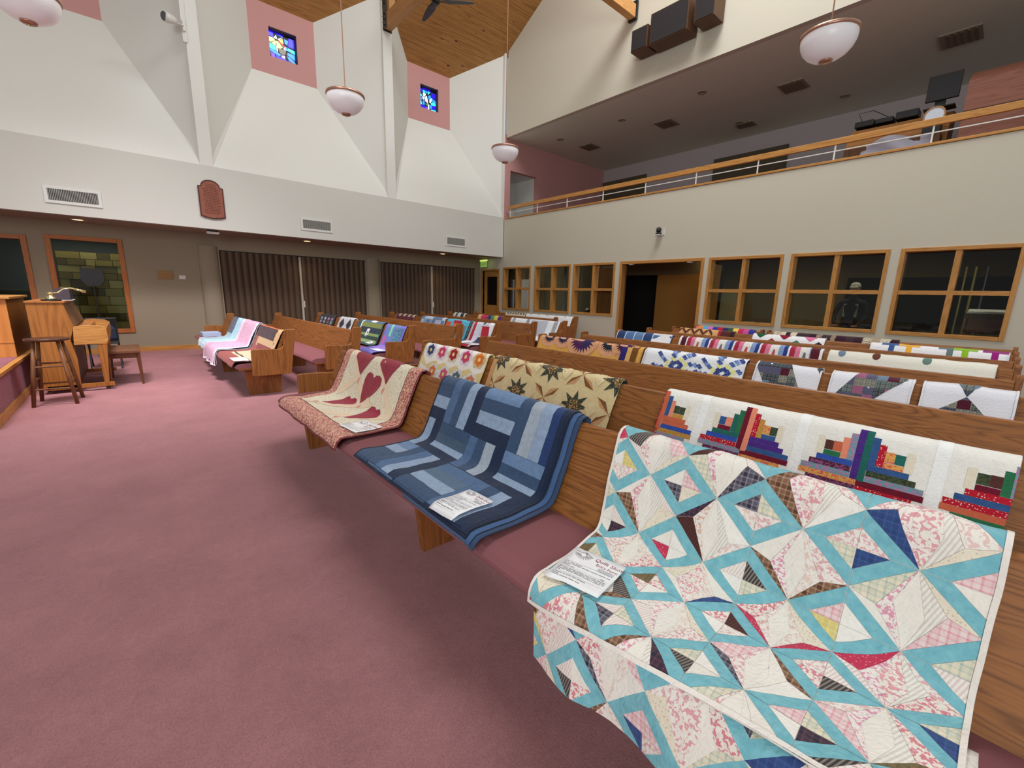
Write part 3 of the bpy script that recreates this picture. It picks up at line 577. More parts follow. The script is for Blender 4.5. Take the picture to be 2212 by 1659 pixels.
# ------------------------------------------------------------------ narthex behind the back wall
M_NX = plain('narthex_paint', (122, 108, 78), .85)
mb = MB(); mb.box(13.6, 13.7, -6, 15.6, 0, 2.72); mb.box(D+.14, 13.7, -1.6, -1.5, 0, 2.72); mb.box(D+.14, 13.7, 15.5, 15.6, 0, 2.72)
o = mb.obj('wall_narthex', M_NX); struct(o, 'dim walls of the lobby behind the windows')
o = B(D+.14, 13.7, -2, 15.6, 2.62, 2.72).obj('ceiling_narthex', plain('narthex_ceiling', (140, 110, 76), .85)); struct(o, 'ceiling of the lobby behind the windows', 'ceiling')
o = B(11.6, 11.7, 5.3, 8.4, 2.08, 2.62).obj('wall_narthex_header', M_NX); struct(o, 'brown wall strip over the closet in the lobby')
o = B(12.2, 12.3, 5.3, 9.2, 0, 2.3).obj('wall_narthex_closet', plain('black_opening', (14, 12, 10), .9)); struct(o, 'dark closet opening seen through the double doorway')  # black panel painted in for the unlit depth of the closet
o = B(11.6, 11.66, 5.45, 6.88, 0, 2.078).obj('sliding_door', plain('ochre_door', (176, 124, 54), .6)); tag(o, 'ochre brown sliding panel seen through the double doorway', 'door')
o = B(12.6, 12.66, 14.2, 14.7, .0, 2.05).obj('glass_door', plain('bright_door', (190, 186, 190), .5, emit=.25)); tag(o, 'pale lit glass door seen through the window nearest the corner', 'door')
o = B(12.56, 12.6, 14.0, 14.22, 0, 2.1).obj('stile', plain('dark_stile', (34, 36, 46), .5), None); o.parent = bpy.data.objects['glass_door']
o = B(12.5, 12.55, 13.2, 13.92, .85, 2.05).obj('notice_board', plain('pale_board', (176, 166, 160), .7, emit=.06)); tag(o, 'pale board seen through the right half of the corner window', 'board')
o = MB().tube([(11.2, 10.1, 0), (11.2, 10.1, 2.6)], .05, 14).obj('metal_column', plain('pale_column', (190, 190, 190), .4)); tag(o, 'slim pale column seen through the window second from the corner', 'column')
for z, lab in ((1.25, 'lower brown picture on the lobby wall behind the third narrow window'), (1.75, 'upper brown picture on the lobby wall behind the third narrow window')):
    t = thing('framed_picture', lab, 'picture', (13.58, 9.0, z), group='brown pictures on the lobby wall'); B(-.03, 0, 0, .7, 0, .32).obj('frame', W_DARK, t); B(-.034, -.03, .05, .65, .05, .27).obj('print', plain('brown_print', (96, 58, 44), .7), t)
t = thing('cloth_bundle', 'black and white patterned bundle on the sill of the third narrow window', 'bundle', (D+.3, 7.72, .93))
mb = MB(); mb.lathe([(0, 0), (.1, .0), (.13, .06), (.09, .13), (0, .16)], 10); mb.obj('cloth', M_BLKCLOTH, t, True); MB().lathe([(0, .1), (.05, .11), (.055, .15), (0, .18)], 8, (-.06, .03, 0)).obj('white_patch', M_PAPER, t, True)
B(-.12, .2, -.2, .2, -.05, 0).obj('shelf', W_TRIMY, t); B(.0, .06, -.03, .03, -.93, -.05).obj('post', W_TRIM, t)
# light board on lobby wall, counter with papers
o = B(13.5, 13.56, 5.35, 6.3, .8, 1.64).obj('notice_board', plain('cream_board', (196, 182, 142), .8)); tag(o, 'cream board on the lobby wall behind the windows right of the doorway', 'board')
t = thing('lobby_counter', 'dark counter in the lobby behind the second window right of the doorway', 'counter', (10.25, 1.5, 0))
B(0, .55, 0, 2.6, .84, .88).obj('top', W_DARK, t); B(.03, .5, .03, 2.57, .0, .84).obj('body', W_DARK, t)
for y, l, c in ((2.3, .22, (200, 206, 214)), (2.0, .18, (186, 200, 214)), (1.62, .24, (222, 214, 160)), (.9, .16, (190, 186, 178))):
    o = B(10.3, 10.5, 1.5+y-l/2, 1.5+y+l/2, .882, .95).obj('leaflet_stack', plain('leaf_%d' % c[2], c, .7)); tag(o, {2.3: 'white leaflet stack, leftmost on the lobby counter', 2.0: 'pale blue leaflet stack second on the lobby counter', 1.62: 'pale yellow leaflet stack on the lobby counter', .9: 'grey cup-sized box on the lobby counter before the person'}[y], 'papers')
# flag poles and lectern behind the last window
for i, (y, c, lab) in enumerate(((.62, (196, 178, 110), 'brass flag pole, left of three behind the last window'), (.5, (196, 178, 110), 'brass flag pole, middle of three behind the last window'), (.36, (150, 150, 156), 'grey flag pole, right of three behind the last window'))):
    o = MB().tube([(11.3, y, .03), (11.3, y, 2.1)], .016+.006*(i == 1), 10).obj('flag_pole', plain('pole_%d' % c[2], c, .3, .6)); tag(o, lab, 'pole', 'flag poles behind the last window')
    MB().lathe([(0, -.06), (.055, -.06), (.05, -.02), (.03, 0), (0, 0)], 14, (11.3, y, .06)).obj('foot', M_BLACK, o)
t = thing('lectern', 'brown lectern with white papers behind the farthest right window', 'lectern', (10.55, .18, 0))
B(-.2, .2, -.25, .3, 1.22, 1.30).obj('desk', W_DARK, t); 
for x, y in ((-.17, -.2), (.17, -.2), (-.17, .25), (.17, .25)): MB().tube([(x, y, 0), (x, y, 1.22)], .018).obj('leg', W_DARK, t)
B(-.18, .18, -.22, .27, 1.0, 1.22).obj('box', wood('red_box', (104, 54, 44), (130, 72, 60), 'Y'), t)
o = MB().prism([(10.35, 1.302), (10.75, 1.302), (10.75, 1.37), (10.35, 1.33)], 'Y', -.05, .45).obj('open_papers', M_PAPER); tag(o, 'white open papers lying on the lobby lectern', 'papers')
o = B(13.4, 13.5, -1.45, 2.75, 0, 2.02).obj('wall_narthex_opening', plain('black_opening', (14, 12, 10), .9)); struct(o, 'dark wide opening in the lobby wall behind the last window')  # black panel painted in for the darkness beyond the opening
t = thing('downlight', 'small lit downlight in the lobby ceiling behind the last window', 'light', (10.9, 1.05, 2.62)); MB().lathe([(0, -.002), (.06, -.002), (.06, -.006), (0, -.006)], 16).obj('lens', plain('warm_lamp', (255, 226, 150), .4, emit=3), t); MB().lathe([(.06, 0), (.085, 0), (.085, -.01), (.06, -.01), (.06, 0)], 16).obj('trim_ring', M_STEEL, t)
spot('lobby_fill_spot', (10.75, .35, 2.58), 16, (1, .9, .75), 1.2); spot('lobby_fill_spot', (10.85, 2.1, 2.58), 6, (1, .9, .75), 1.3)  # added spots that brighten the lectern papers and the person
# person behind the glass
def skin_body(name, joints, edges, mat, parent, root=0):
    me = bpy.data.meshes.new(name); me.from_pydata([j[:3] for j in joints], edges, []); o = bpy.data.objects.new(name, me); COL.objects.link(o); o.parent = parent
    o.modifiers.new('s', 'SKIN'); sv = me.skin_vertices[0].data
    for i, j in enumerate(joints): sv[i].radius = (j[3], j[4] if len(j) > 4 else j[3])
    sv[root].use_root = True
    sb = o.modifiers.new('ss', 'SUBSURF'); sb.levels = 2; sb.render_levels = 2; me.materials.append(mat); return o
pt = thing('person', 'person in a white cap and dark patterned shirt standing behind the counter', 'person', (11.05, 2.12, 0), rz=PI)
skin_body('body', [(0, 0, .95, .15, .12), (0, 0, 1.2, .15, .11), (0, 0, 1.42, .17, .1), (0, 0, 1.53, .055), (0, 0, 1.62, .05), (0, .2, 1.42, .06), (.05, .26, 1.16, .045), (.25, .2, 1.0, .035), (.33, .17, .98, .03), (0, -.2, 1.42, .06), (.05, -.26, 1.16, .045), (.25, -.2, 1.0, .035), (.33, -.17, .98, .03), (0, .09, .85, .09), (0, .1, .48, .065), (0, .1, .1, .045), (.12, .1, .04, .04), (0, -.09, .85, .09), (0, -.1, .48, .065), (0, -.1, .1, .045), (.12, -.1, .04, .04)],
 [(0, 1), (1, 2), (2, 3), (3, 4), (2, 5), (5, 6), (6, 7), (7, 8), (2, 9), (9, 10), (10, 11), (11, 12), (0, 13), (13, 14), (14, 15), (15, 16), (0, 17), (17, 18), (18, 19), (19, 20)], plain('dark_shirt', (46, 42, 50), .9, bump=.2, var=.5, bscale=25), pt)
M_SKIN = plain('skin', (190, 148, 124), .6)
MB().lathe([(0, 1.56), (.05, 1.575), (.072, 1.62), (.08, 1.68), (.08, 1.72), (.07, 1.77), (.04, 1.8), (0, 1.805)], 16).obj('head', M_SKIN, pt, True)
MB().lathe([(.0, 1.83), (.05, 1.822), (.082, 1.785), (.09, 1.735), (.088, 1.73), (0, 1.73)], 16).obj('cap', plain('cap_white', (226, 222, 214), .8), pt, True)
MB().prism([(.06, 1.735), (.16, 1.72), (.16, 1.728), (.06, 1.748)], 'Y', -.06, .06).obj('cap_brim', plain('cap_white', (226, 222, 214), .8), pt)
for s_ in (1, -1):
    MB().lathe([(0, 0), (.02, 0), (.024, .025), (0, .04)], 8, (-.0, s_*.082, 1.66), 'Y').obj('ear', M_SKIN, pt, True)
    MB().lathe([(0, -.008), (.008, 0), (0, .008)], 8, (.076, s_*.03, 1.69)).obj('eye', M_BLACK, pt)
    h0 = Vector((.33, s_*.17, .98))
    MB().box(h0.x-.01, h0.x+.08, h0.y-.04, h0.y+.04, .965, .99).obj('palm', M_SKIN, pt, bevel=.008)
    for k in range(4): MB().tube([(h0.x+.075, h0.y-.03+k*.02, .978), (h0.x+.115-.008*abs(k-1), h0.y-.033+k*.022, .972), (h0.x+.145-.01*abs(k-1), h0.y-.033+k*.022, .955)], [.0095, .0085, .007], 6).obj('finger', M_SKIN, pt, True)
    MB().tube([(h0.x+.01, h0.y-s_*.035, .975), (h0.x+.05, h0.y-s_*.062, .968), (h0.x+.075, h0.y-s_*.06, .96)], [.011, .01, .008], 6).obj('thumb', M_SKIN, pt, True)
MB().tube([(.078, 0, 1.69), (.098, 0, 1.655), (.08, 0, 1.645)], [.008, .013, .01], 6).obj('nose', M_SKIN, pt, True)
B(.074, .082, -.022, .022, 1.615, 1.622).obj('mouth', plain('lips', (150, 84, 78), .6), pt)
B(.10, .112, -.12, .12, 1.14, 1.4).obj('shirt_print', plain('print_pale', (180, 174, 160), .8, var=.6, bscale=30), pt, bevel=.01)
# ------------------------------------------------------------------ balcony furniture
t = thing('organ_console', 'large brown organ console on the balcony behind the railing', 'organ', (10.1, .08, 3.05)); M_ORG = wood('organ_wood', (124, 76, 60), (150, 98, 80), 'Y', 1.2)
MB().prism([(0, 0), (.9, 0), (.9, 1.95), (.3, 1.95), (0, 1.75)], 'Y', -2.2, .92).obj('case', M_ORG, t); B(-.02, 0, -2.2, .92, 1.3, 1.33).obj('moulding', W_DARK, t)
t = thing('upright_piano', 'small brown upright piano on the balcony with black gear on top', 'piano', (10.3, 1.15, 3.05))
MB().prism([(0, 0), (.6, 0), (.6, 1.55), (.25, 1.5), (0, 1.2)], 'Y', .0, 1.35).obj('case', wood('balcony_piano_wood', (136, 88, 42), (164, 112, 60), 'Y'), t)
B(-.27, .0, .05, 1.3, .9, 1.06).obj('keybed', W_DARK, t)
t = thing('grey_cloth', 'crumpled grey cloth draped over the balcony railing side of the piano', 'cloth', (10.07, 1.75, 4.07))
mb = MB(); vs = []; fs = []; n = 14
for i in range(n):
    for j in range(8):
        y = -.45+.9*i/(n-1); zz = .03*math.sin(9*y+1)-.1*j/7*3; xx = -.05-.06*math.sin(9*y+j*.5)-.02*j
        vs.append((xx, y, zz+.1*math.cos(y*2)))
for i in range(n-1):
    for j in range(7): fs.append((i*8+j, (i+1)*8+j, (i+1)*8+j+1, i*8+j+1))
o = mb.add(vs, fs).obj('cloth_sheet', plain('grey_cloth', (150, 146, 156), .9), t, True); o.modifiers.new('s', 'SOLIDIFY').thickness = .01
t = thing('television', 'black television on the balcony above the piano', 'television', (10.42, 1.12, 4.648)); B(0, .05, 0, .40, .08, .46).obj('screen', M_BLACK, t, bevel=.005); B(.05, .1, .15, .28, -.03, .3).obj('stand', M_BLACK, t); B(-.05, .2, .02, .4, -.045, -.03).obj('foot', M_BLACK, t)
t = thing('keyboard_gear', 'black audio gear lying along the top of the balcony piano', 'equipment', (10.55, 1.6, 4.605)); 
for y, l, h_ in ((.0, .3, .12), (.33, .25, .08), (.6, .28, .1)): B(.0, .3, y, y+l, 0, h_).obj('unit', M_BLACK, t, bevel=.01)
MB().tube([(.1, .75, .02), (.05, .85, .25), (.1, .65, .27), (.15, .4, .1)], .006).obj('cable', M_BLACK, t)
t = thing('round_drum', 'round pale tambourine with wooden rim propped behind the balcony handrail', 'tambourine', (10.13, 1.33, 4.417))
o = B(10.08, 10.26, 1.22, 1.44, 4.112, 4.28).obj('small_box', M_BLACK, bevel=.01); tag(o, 'small black box under the round tambourine on the balcony piano', 'box')
MB().lathe([(0, 0), (.115, 0), (.115, .01), (0, .01)], 30, axis='X').obj('skin', plain('drum_skin', (214, 222, 232), .5), t); MB().lathe([(.115, -.01), (.135, -.01), (.135, .05), (.115, .05), (.115, -.01)], 30, axis='X').obj('rim', W_BEAM, t)
# ------------------------------------------------------------------ lower left: piano, stool, bench, desk
t = thing('upright_piano', 'oak upright piano standing against the platform', 'piano', (-.98, 8.02, 0))
side = [(.0, .06), (.36, .06), (.37, .45), (.335, .7), (.39, .88), (.36, 1.0), (.325, 1.17), (.0, 1.17)]
for y in (0, 1.42): MB().prism(side, 'Y', y, y+.035).obj('side_panel', W_PIANO, t)
B(-.01, .345, -.012, 1.467, 1.17, 1.195).obj('lid', W_PIANO, t, bevel=.004)
MB().prism([(.30, 1.165), (.325, 1.165), (.41, .88), (.385, .87)], 'Y', .035, 1.42).obj('music_desk', wood('piano_front', (96, 66, 40), (120, 86, 56), 'Y'), t)
B(.33, .36, .035, 1.42, .1, .66).obj('lower_panel', W_DARK, t)
for y in (0, 1.42): MB().prism([(.36, .63), (.68, .63), (.70, .70), (.695, .84), (.64, .872), (.5, .885), (.38, .87)], 'Y', y, y+.035).obj('key_cheek', W_TRIMX, t, bevel=.003)
B(.36, .69, .035, 1.42, .63, .70).obj('keybed', W_PIANO, t); B(.665, .69, .035, 1.42, .70, .82).obj('key_slip', W_PIANO, t)
MB().prism([(.38, .86), (.52, .85), (.53, .835), (.38, .845)], 'Y', .035, 1.42).obj('fallboard', W_PIANO, t)
B(.42, .66, .06, 1.39, .705, .735).obj('white_keys', M_PAPER, t)
for y in (0.005, 1.415): MB().prism([(.59, .1), (.64, .1), (.68, .63), (.58, .63)], 'Y', y, y+.045).obj('leg', W_PIANO, t)
for y in (0.0, 1.41): B(.05, .69, y, y+.05, .05, .1).obj('toe_rail', W_PIANO, t)
for y in (0.02, 1.43):
    for x in (.62, .06): MB().lathe([(0, -.012), (.024, -.012), (.024, .012), (0, .012)], 12, (x, y, .025), 'Y').obj('caster', plain('caster', (60, 30, 24), .4), t)
t = thing('desk_lamp', 'brass swing arm piano lamp on top of the oak piano', 'lamp', (-.76, 8.14, 1.196))
MB().lathe([(0, 0), (.095, 0), (.095, .018), (0, .018)], 20).obj('base_plate', M_BLACK, t)
MB().lathe([(0, .018), (.055, .018), (.05, .035), (.028, .06), (.018, .08), (.033, .088), (.03, .1), (.012, .11), (0, .112)], 18).obj('stem', M_BRASS, t, True)
MB().tube([(0, 0, .1), (.07, .01, .105), (.12, .02, .15), (.19, .03, .165), (.26, .04, .155)], .008).obj('arm', M_BRASS, t, True)
MB().tube([(.12, .02, .15), (.1, .02, .175), (.24, .04, .15)], .006).obj('shade_bracket', M_BRASS, t, True); MB().tube([(.22, .04, .155), (.33, .05, .12)], [.012, .018], 12).obj('shade', M_BRASS, t, True)
o = B(-.78, -.58, 8.3, 8.75, 1.197, 1.203).obj('sheet_music', M_PAPER); tag(o, 'white sheets of music lying on top of the oak piano', 'paper')
o = MB().prism([(8.35, 1.203), (8.8, 1.203), (8.78, 1.36), (8.4, 1.34)], 'X', -.74, -.6).obj('dark_box', plain('aubergine', (44, 26, 38), .7)); tag(o, 'dark purple box on the piano behind the brass lamp', 'box')
t = thing('bar_stool', 'dark wooden bar stool with round seat in front of the platform', 'stool', (-.79, 7.42, 0)); W_ST = wood('stool_wood', (86, 52, 30), (126, 82, 50), 'Z', 1.2)
MB().lathe([(0, .752), (.14, .748), (.185, .755), (.195, .77), (.19, .783), (.15, .778), (0, .772)], 28).obj('seat', wood('stool_seat', (54, 32, 22), (82, 52, 38), 'Y', 1.2, .25), t, True)
lg = [(-.19, -.17), (.17, -.19), (.2, .18), (-.16, .19)]
for x, y in lg: MB().tube([(x*.55, y*.55, .752), (x*.8, y*.8, .35), (x, y, 0)], [.017, .022, .019], 10).obj('leg', W_ST, t, True)
def at(i, z): q = lg[i]; k = 1-.45*z/.752; return (q[0]*k, q[1]*k, z)
for (i, j), zz in (((0, 1), .2), ((0, 1), .46), ((1, 2), .28), ((1, 2), .5), ((2, 3), .22), ((3, 0), .3), ((2, 3), .47), ((3, 0), .52)): MB().tube([at(i, zz), at(j, zz)], .011).obj('rung', W_ST, t)
t = thing('piano_bench', 'dark brown wooden piano bench before the keyboard', 'bench', (-.16, 8.62, 0)); W_BN = wood('bench_wood', (84, 50, 32), (120, 76, 50), 'Y', 1.2)
B(-.19, .19, -.42, .42, .46, .5).obj('seat', W_BN, t, bevel=.006); mb = MB()
for x in (-.16, .14): B(x, x+.02, -.38, .38, .39, .46).obj('apron', W_BN, t)
for y in (-.38, .36): B(-.16, .16, y, y+.02, .39, .46).obj('apron', W_BN, t)
for x in (-.16, .16):
    for y in (-.38, .38): MB().tube([(x, y, .46), (x*1.08, y*1.04, 0)], [.026, .015], 4).obj('leg', W_BN, t)
t = thing('folding_chair', 'black folding chair with a dark jacket behind the piano bench', 'chair', (-.42, 10.2, 0)); M_JK = plain('navy_jacket', (34, 40, 60), .9)
B(-.2, .2, -.2, .2, .43, .46).obj('seat', M_BLACK, t, bevel=.01)
for x in (-.19, .19): MB().tube([(x, -.24, 0), (x, .1, .45), (x, .2, .85)], .012).obj('frame_tube', M_BLACK, t); MB().tube([(x, .24, 0), (x, -.16, .44)], .012).obj('frame_tube', M_BLACK, t)
B(-.2, .2, .16, .2, .6, .85).obj('backrest', M_BLACK, t, bevel=.01)
jk = MB().lathe([(0, .0), (.17, .02), (.22, .12), (.2, .32), (.13, .42), (0, .46)], 12, (0, .16, .5)).obj('jacket', M_JK); jk.location = (-.1, 10.2, 0); jk.scale = (.9, .5, .8); jk.location = (-.42, 10.27, 0); tag(jk, 'dark navy jacket hung over the black folding chair', 'jacket')
t = thing('music_stand', 'black music stand in front of the tall recess window', 'music stand', (-.5, 11.95, 0))
MB().prism([(-.16, 1.72), (.16, 1.72), (.17, 1.5), (.09, 1.38), (-.09, 1.38), (-.17, 1.5)], 'Y', -.01, .01).obj('desk', M_BLACK, t); MB().tube([(0, 0, .08), (0, 0, 1.4)], .014).obj('post', M_BLACK, t)
for k in range(3): a = 2*PI*k/3; MB().tube([(0, 0, .3), (.2*math.cos(a), .2*math.sin(a), .012)], .009).obj('foot', M_BLACK, t)
t = thing('choir_desk', 'bright orange oak desk front standing on the platform behind the stool', 'desk', (-1.16, 8.2, .491))
B(-2.5, 0, 0, .04, 0, .72).obj('front_panel', W_PANEL, t); B(-.04, 0, .04, 1.3, 0, .72).obj('side_panel', W_PIANO, t); B(-2.5, .04, -.03, 1.3, .72, .75).obj('top', W_TRIMX, t, bevel=.005); B(-2.5, .004, -.006, 0, .18, .2).obj('moulding', W_PANEL, t)
# ------------------------------------------------------------------ pews
RP = .927
def pew_end():
    # profile in x (0 = seat front edge at x=.915) , z
    pts = [(1.10, .30), (1.105, .62), (1.112, .632), (1.125, .637), (1.30, .635), (1.42, .625), (1.465, .637), (1.492, .67), (1.502, .72), (1.517, .868), (1.526, .881), (1.54, .886), (1.635, .886), (1.649, .881), (1.655, .868), (1.57, .31), (1.563, .29), (1.55, .283), (1.12, .283), (1.105, .288)]
    return pts
def make_pew(y0, y1, legs, label, row, col='pew'):
    t = thing('church_pew', label, 'pew', (row*RP, 0, 0))
    for y in (y0, y1-.045): MB().prism(pew_end(), 'Y', y, y+.045).obj('end_panel', W_END, t, bevel=.006)
    a, b = y0+.045, y1-.045
    # backrest slab, raked, rounded top
    bk = [(1.335, .40), (1.505, .825), (1.513, .838), (1.525, .845), (1.538, .843), (1.545, .83), (1.372, .385)]
    MB().prism(bk, 'Y', a, b).obj('backrest', W_BACK, t)
    prof = [(1.355, .452), (1.30, .456), (1.1, .456), (.99, .452), (.945, .44), (.922, .42), (.918, .405), (.925, .395), (1.35, .395)]
    MB().prism(prof, 'Y', a, b).obj('cushion', M_SEAT, t, False)
    B(.955, 1.36, a, b, .37, .395).obj('seat_board', W_LEG, t)
    for y in legs: MB().prism([(1.035, .37), (1.075, 0), (1.46, 0), (1.50, .37), (1.50, .5), (1.40, .5), (1.365, .37)], 'Y', y-.022, y+.022).obj('leg', W_LEG, t)
    return t
RB = (-.17, 4.33); LB_ = (6.36, 10.98)
p0 = make_pew(-1.3, RB[1], (-1.0, -.09, 1.945, 3.98), 'nearest oak pew holding the heart, denim and turquoise quilts', 0)
rl = {1: 'oak pew of the second near row holding the flower, star and log strip quilts', 2: 'bare oak pew of the third near row, no quilt on it', 3: 'oak pew holding the sunburst, blue star and plaid triangle quilts', 4: 'bare oak pew just behind the sunburst quilt row', 5: 'oak pew holding the ragged jeans quilt and the red white and blue quilt', 6: 'bare oak pew just behind the jeans quilt row', 7: 'oak pew holding the brown zigzag and the colour square quilts'}
pr_ = make_pew(RB[0], RB[1], (.05, 1.945, 3.98), rl[4], 4)
for k, l in rl.items():
    if k != 4: dup(p0 if k < 4 else pr_, (k*RP, 0, 0), l)
make_pew(3.0, RB[1], (3.2, 4.1), 'short oak pew in the last right row holding the bright patchwork quilt', 8); make_pew(RB[0], 2.93, (.05, 2.7), 'oak pew in the last right row below the wide windows, holding the dark star quilt', 8)
l0 = make_pew(LB_[0], LB_[1], (6.58, 8.67, 10.76), 'front oak pew of the far block with the pink and brown quilts', 0)
ll = {1: 'bare oak pew of the far block behind the pink quilt', 2: 'oak pew of the far block with the green and purple quilts', 3: 'bare oak pew of the far block behind the green quilt', 4: 'oak pew of the far block with the turquoise and the stars quilts', 5: 'bare oak pew of the far block behind the turquoise quilt', 6: 'oak pew of the far block with the silver grey quilt'}
for k, l in ll.items(): dup(l0, (k*RP, 0, 0), l)
make_pew(7.5, LB_[1], (7.75, 10.76), 'shorter bare oak pew of the far block before the long white quilt', 7); make_pew(7.62, LB_[1], (7.85, 10.76), 'last oak pew of the far block with the long white quilt', 8)
# ------------------------------------------------------------------ quilts
LS = .418
def prof_raw(s):
    """quilt surface over the pew: s=0 at seat/back corner, up the back to .418, over the top and down behind; negative over the seat"""
    A = Vector((1.34, .482)); Bp = Vector((1.512, .862)); n_over = .052
    if s >= 0:
        if s <= LS: return A+(Bp-A)*(s/LS)
        if s <= LS+n_over: return Bp+Vector((1, 0))*(s-LS)
        d = s-LS-n_over; q = Vector((Bp.x+n_over, Bp.y)); return q+Vector((-.05, -1)).normalized()*d*1.0
    if s >= -.43: return A+Vector((s, -.012*math.sin(-s/.43*PI)))
    d = -.43-s; return A+Vector((-.43-.02*min(1, d/.1), -d))
def prof_s(s):
    hw = .045 if abs(s) < .12 else (.035 if s < -.3 else (.024 if s > .3 else .03))
    P = Vector((0, 0)); 
    for k in range(-3, 4): P += prof_raw(s+hw*k/3)
    return P/7
PC = {}
def profn(s):
    k = round(s, 4)
    if k in PC: return PC[k]
    p = prof_s(s); q = prof_s(s+.004)-prof_s(s-.004); q.normalize(); r = (p, Vector((-q.y, q.x)))
    PC[k] = r; return r
class Q:
    """a draped quilt: coordinates are y along the pew and s along the drape"""
    def __init__(self, row, y0, y1, s0, s1, seed=1, amp=.004, off=.0, cell=.03, skew=0, taper=0, sw=0):
        self.taper = taper; self.sw = sw
        self.r, self.y0, self.y1, self.s0, self.s1, self.seed, self.amp, self.off, self.cell, self.skew = row, y0, y1, s0, s1, seed, amp, off, cell, skew
    def pos(self, y, s, h=0):
        if self.sw and s < LS: s = s+self.sw*(1-(y-self.y0)/(self.y1-self.y0))*((LS-s)/(LS-self.s0))**1.5
        p, n = profn(s); sd = self.seed*7.3
        w_ = noise.noise(Vector((y*4+sd, s*4, sd)))*1.2+.6*noise.noise(Vector((y*11, s*11+sd, 0)))+.3*noise.noise(Vector((y*19, s*19+sd, 5)))
        hang = max(0, -.43-s)*1.6 if s < -.43 else (max(0, s-LS-.06)*.3)
        d = self.off+h+self.amp*(w_+.9)+hang*.05*(1+math.sin(y*15+sd))
        y = self.y0+(y-self.y0)*(1-self.taper*max(0, LS-s))
        sk = self.skew*(s-LS)
        e = .006*noise.noise(Vector((s*6+sd, y*2, 3)))
        return Vector((p.x+n.x*d+self.r*RP, y+e+sk, p.y+n.y*d))
def clip(poly, x0, x1, y0, y1):
    for ax, lim, sg_ in ((0, x0, 1), (0, x1, -1), (1, y0, 1), (1, y1, -1)):
        out = []
        for i in range(len(poly)):
            a, b = poly[i-1], poly[i]; da = (a[ax]-lim)*sg_; db = (b[ax]-lim)*sg_
            if (da >= 0) != (db >= 0):
                t = da/(da-db); out.append((a[0]+(b[0]-a[0])*t, a[1]+(b[1]-a[1])*t))
            if db >= 0: out.append(b)
        poly = out
        if len(poly) < 3: return []
    return poly
def set_attrs(me, cols, cols2, pts):
    a = me.attributes.new('col', 'FLOAT_COLOR', 'FACE'); a.data.foreach_set('color', [v for c in cols for v in c])
    a = me.attributes.new('col2', 'FLOAT_COLOR', 'FACE'); a.data.foreach_set('color', [v for c in cols2 for v in c])
    a = me.attributes.new('ptype', 'FLOAT', 'FACE'); a.data.foreach_set('value', pts)
def patch_data(q, poly, h, V, Fc, UV, key=None):
    """cut a flat patch into cells and lay it on the drape; appends to lists, returns face count"""
    tris = [poly]
    if len(poly) > 4:
        try: tris = [[poly[i] for i in t] for t in tessellate_polygon([[Vector((p[0], p[1], 0)) for p in poly]])]
        except Exception: pass
    c = q.cell; idx = {}; cnt = 0
    for tr in tris:
        tr = clip(tr, q.y0, q.y1, q.s0, q.s1)
        if not tr: continue
        ya, yb = min(p[0] for p in tr), max(p[0] for p in tr); sa, sb = min(p[1] for p in tr), max(p[1] for p in tr)
        for i in range(math.floor(ya/c), math.floor(yb/c)+1):
            for j in range(math.floor(sa/c), math.floor(sb/c)+1):
                cp = clip(tr, i*c, (i+1)*c, j*c, (j+1)*c)
                if len(cp) < 3: continue
                f = []
                for p in cp:
                    k = (round(p[0], 5), round(p[1], 5))
                    if k not in idx: idx[k] = len(V); V.append(q.pos(p[0], p[1], h)); UV.append(k)
                    if not f or f[-1] != idx[k]: f.append(idx[k])
                if len(f) > 2 and f[0] == f[-1]: f.pop()
                if len(f) > 2 and len(set(f)) == len(f): Fc.append(f[::-1]); cnt += 1
    return cnt
def finish(name, V, Fc, UV, cols, cols2, pts, parent, **props):
    me = bpy.data.meshes.new(name); me.from_pydata(V, [], Fc)
    set_attrs(me, cols, cols2, pts)
    uv = me.uv_layers.new(name='UVMap'); li = [0]*len(me.loops); me.loops.foreach_get('vertex_index', li)
    uv.data.foreach_set('uv', [v for i in li for v in UV[i]])
    me.polygons.foreach_set('use_smooth', [True]*len(me.polygons)); me.materials.append(M_FAB)
    o = bpy.data.objects.new(name, me); COL.objects.link(o); o.parent = parent
    for k, v in props.items(): o[k] = v
    return o
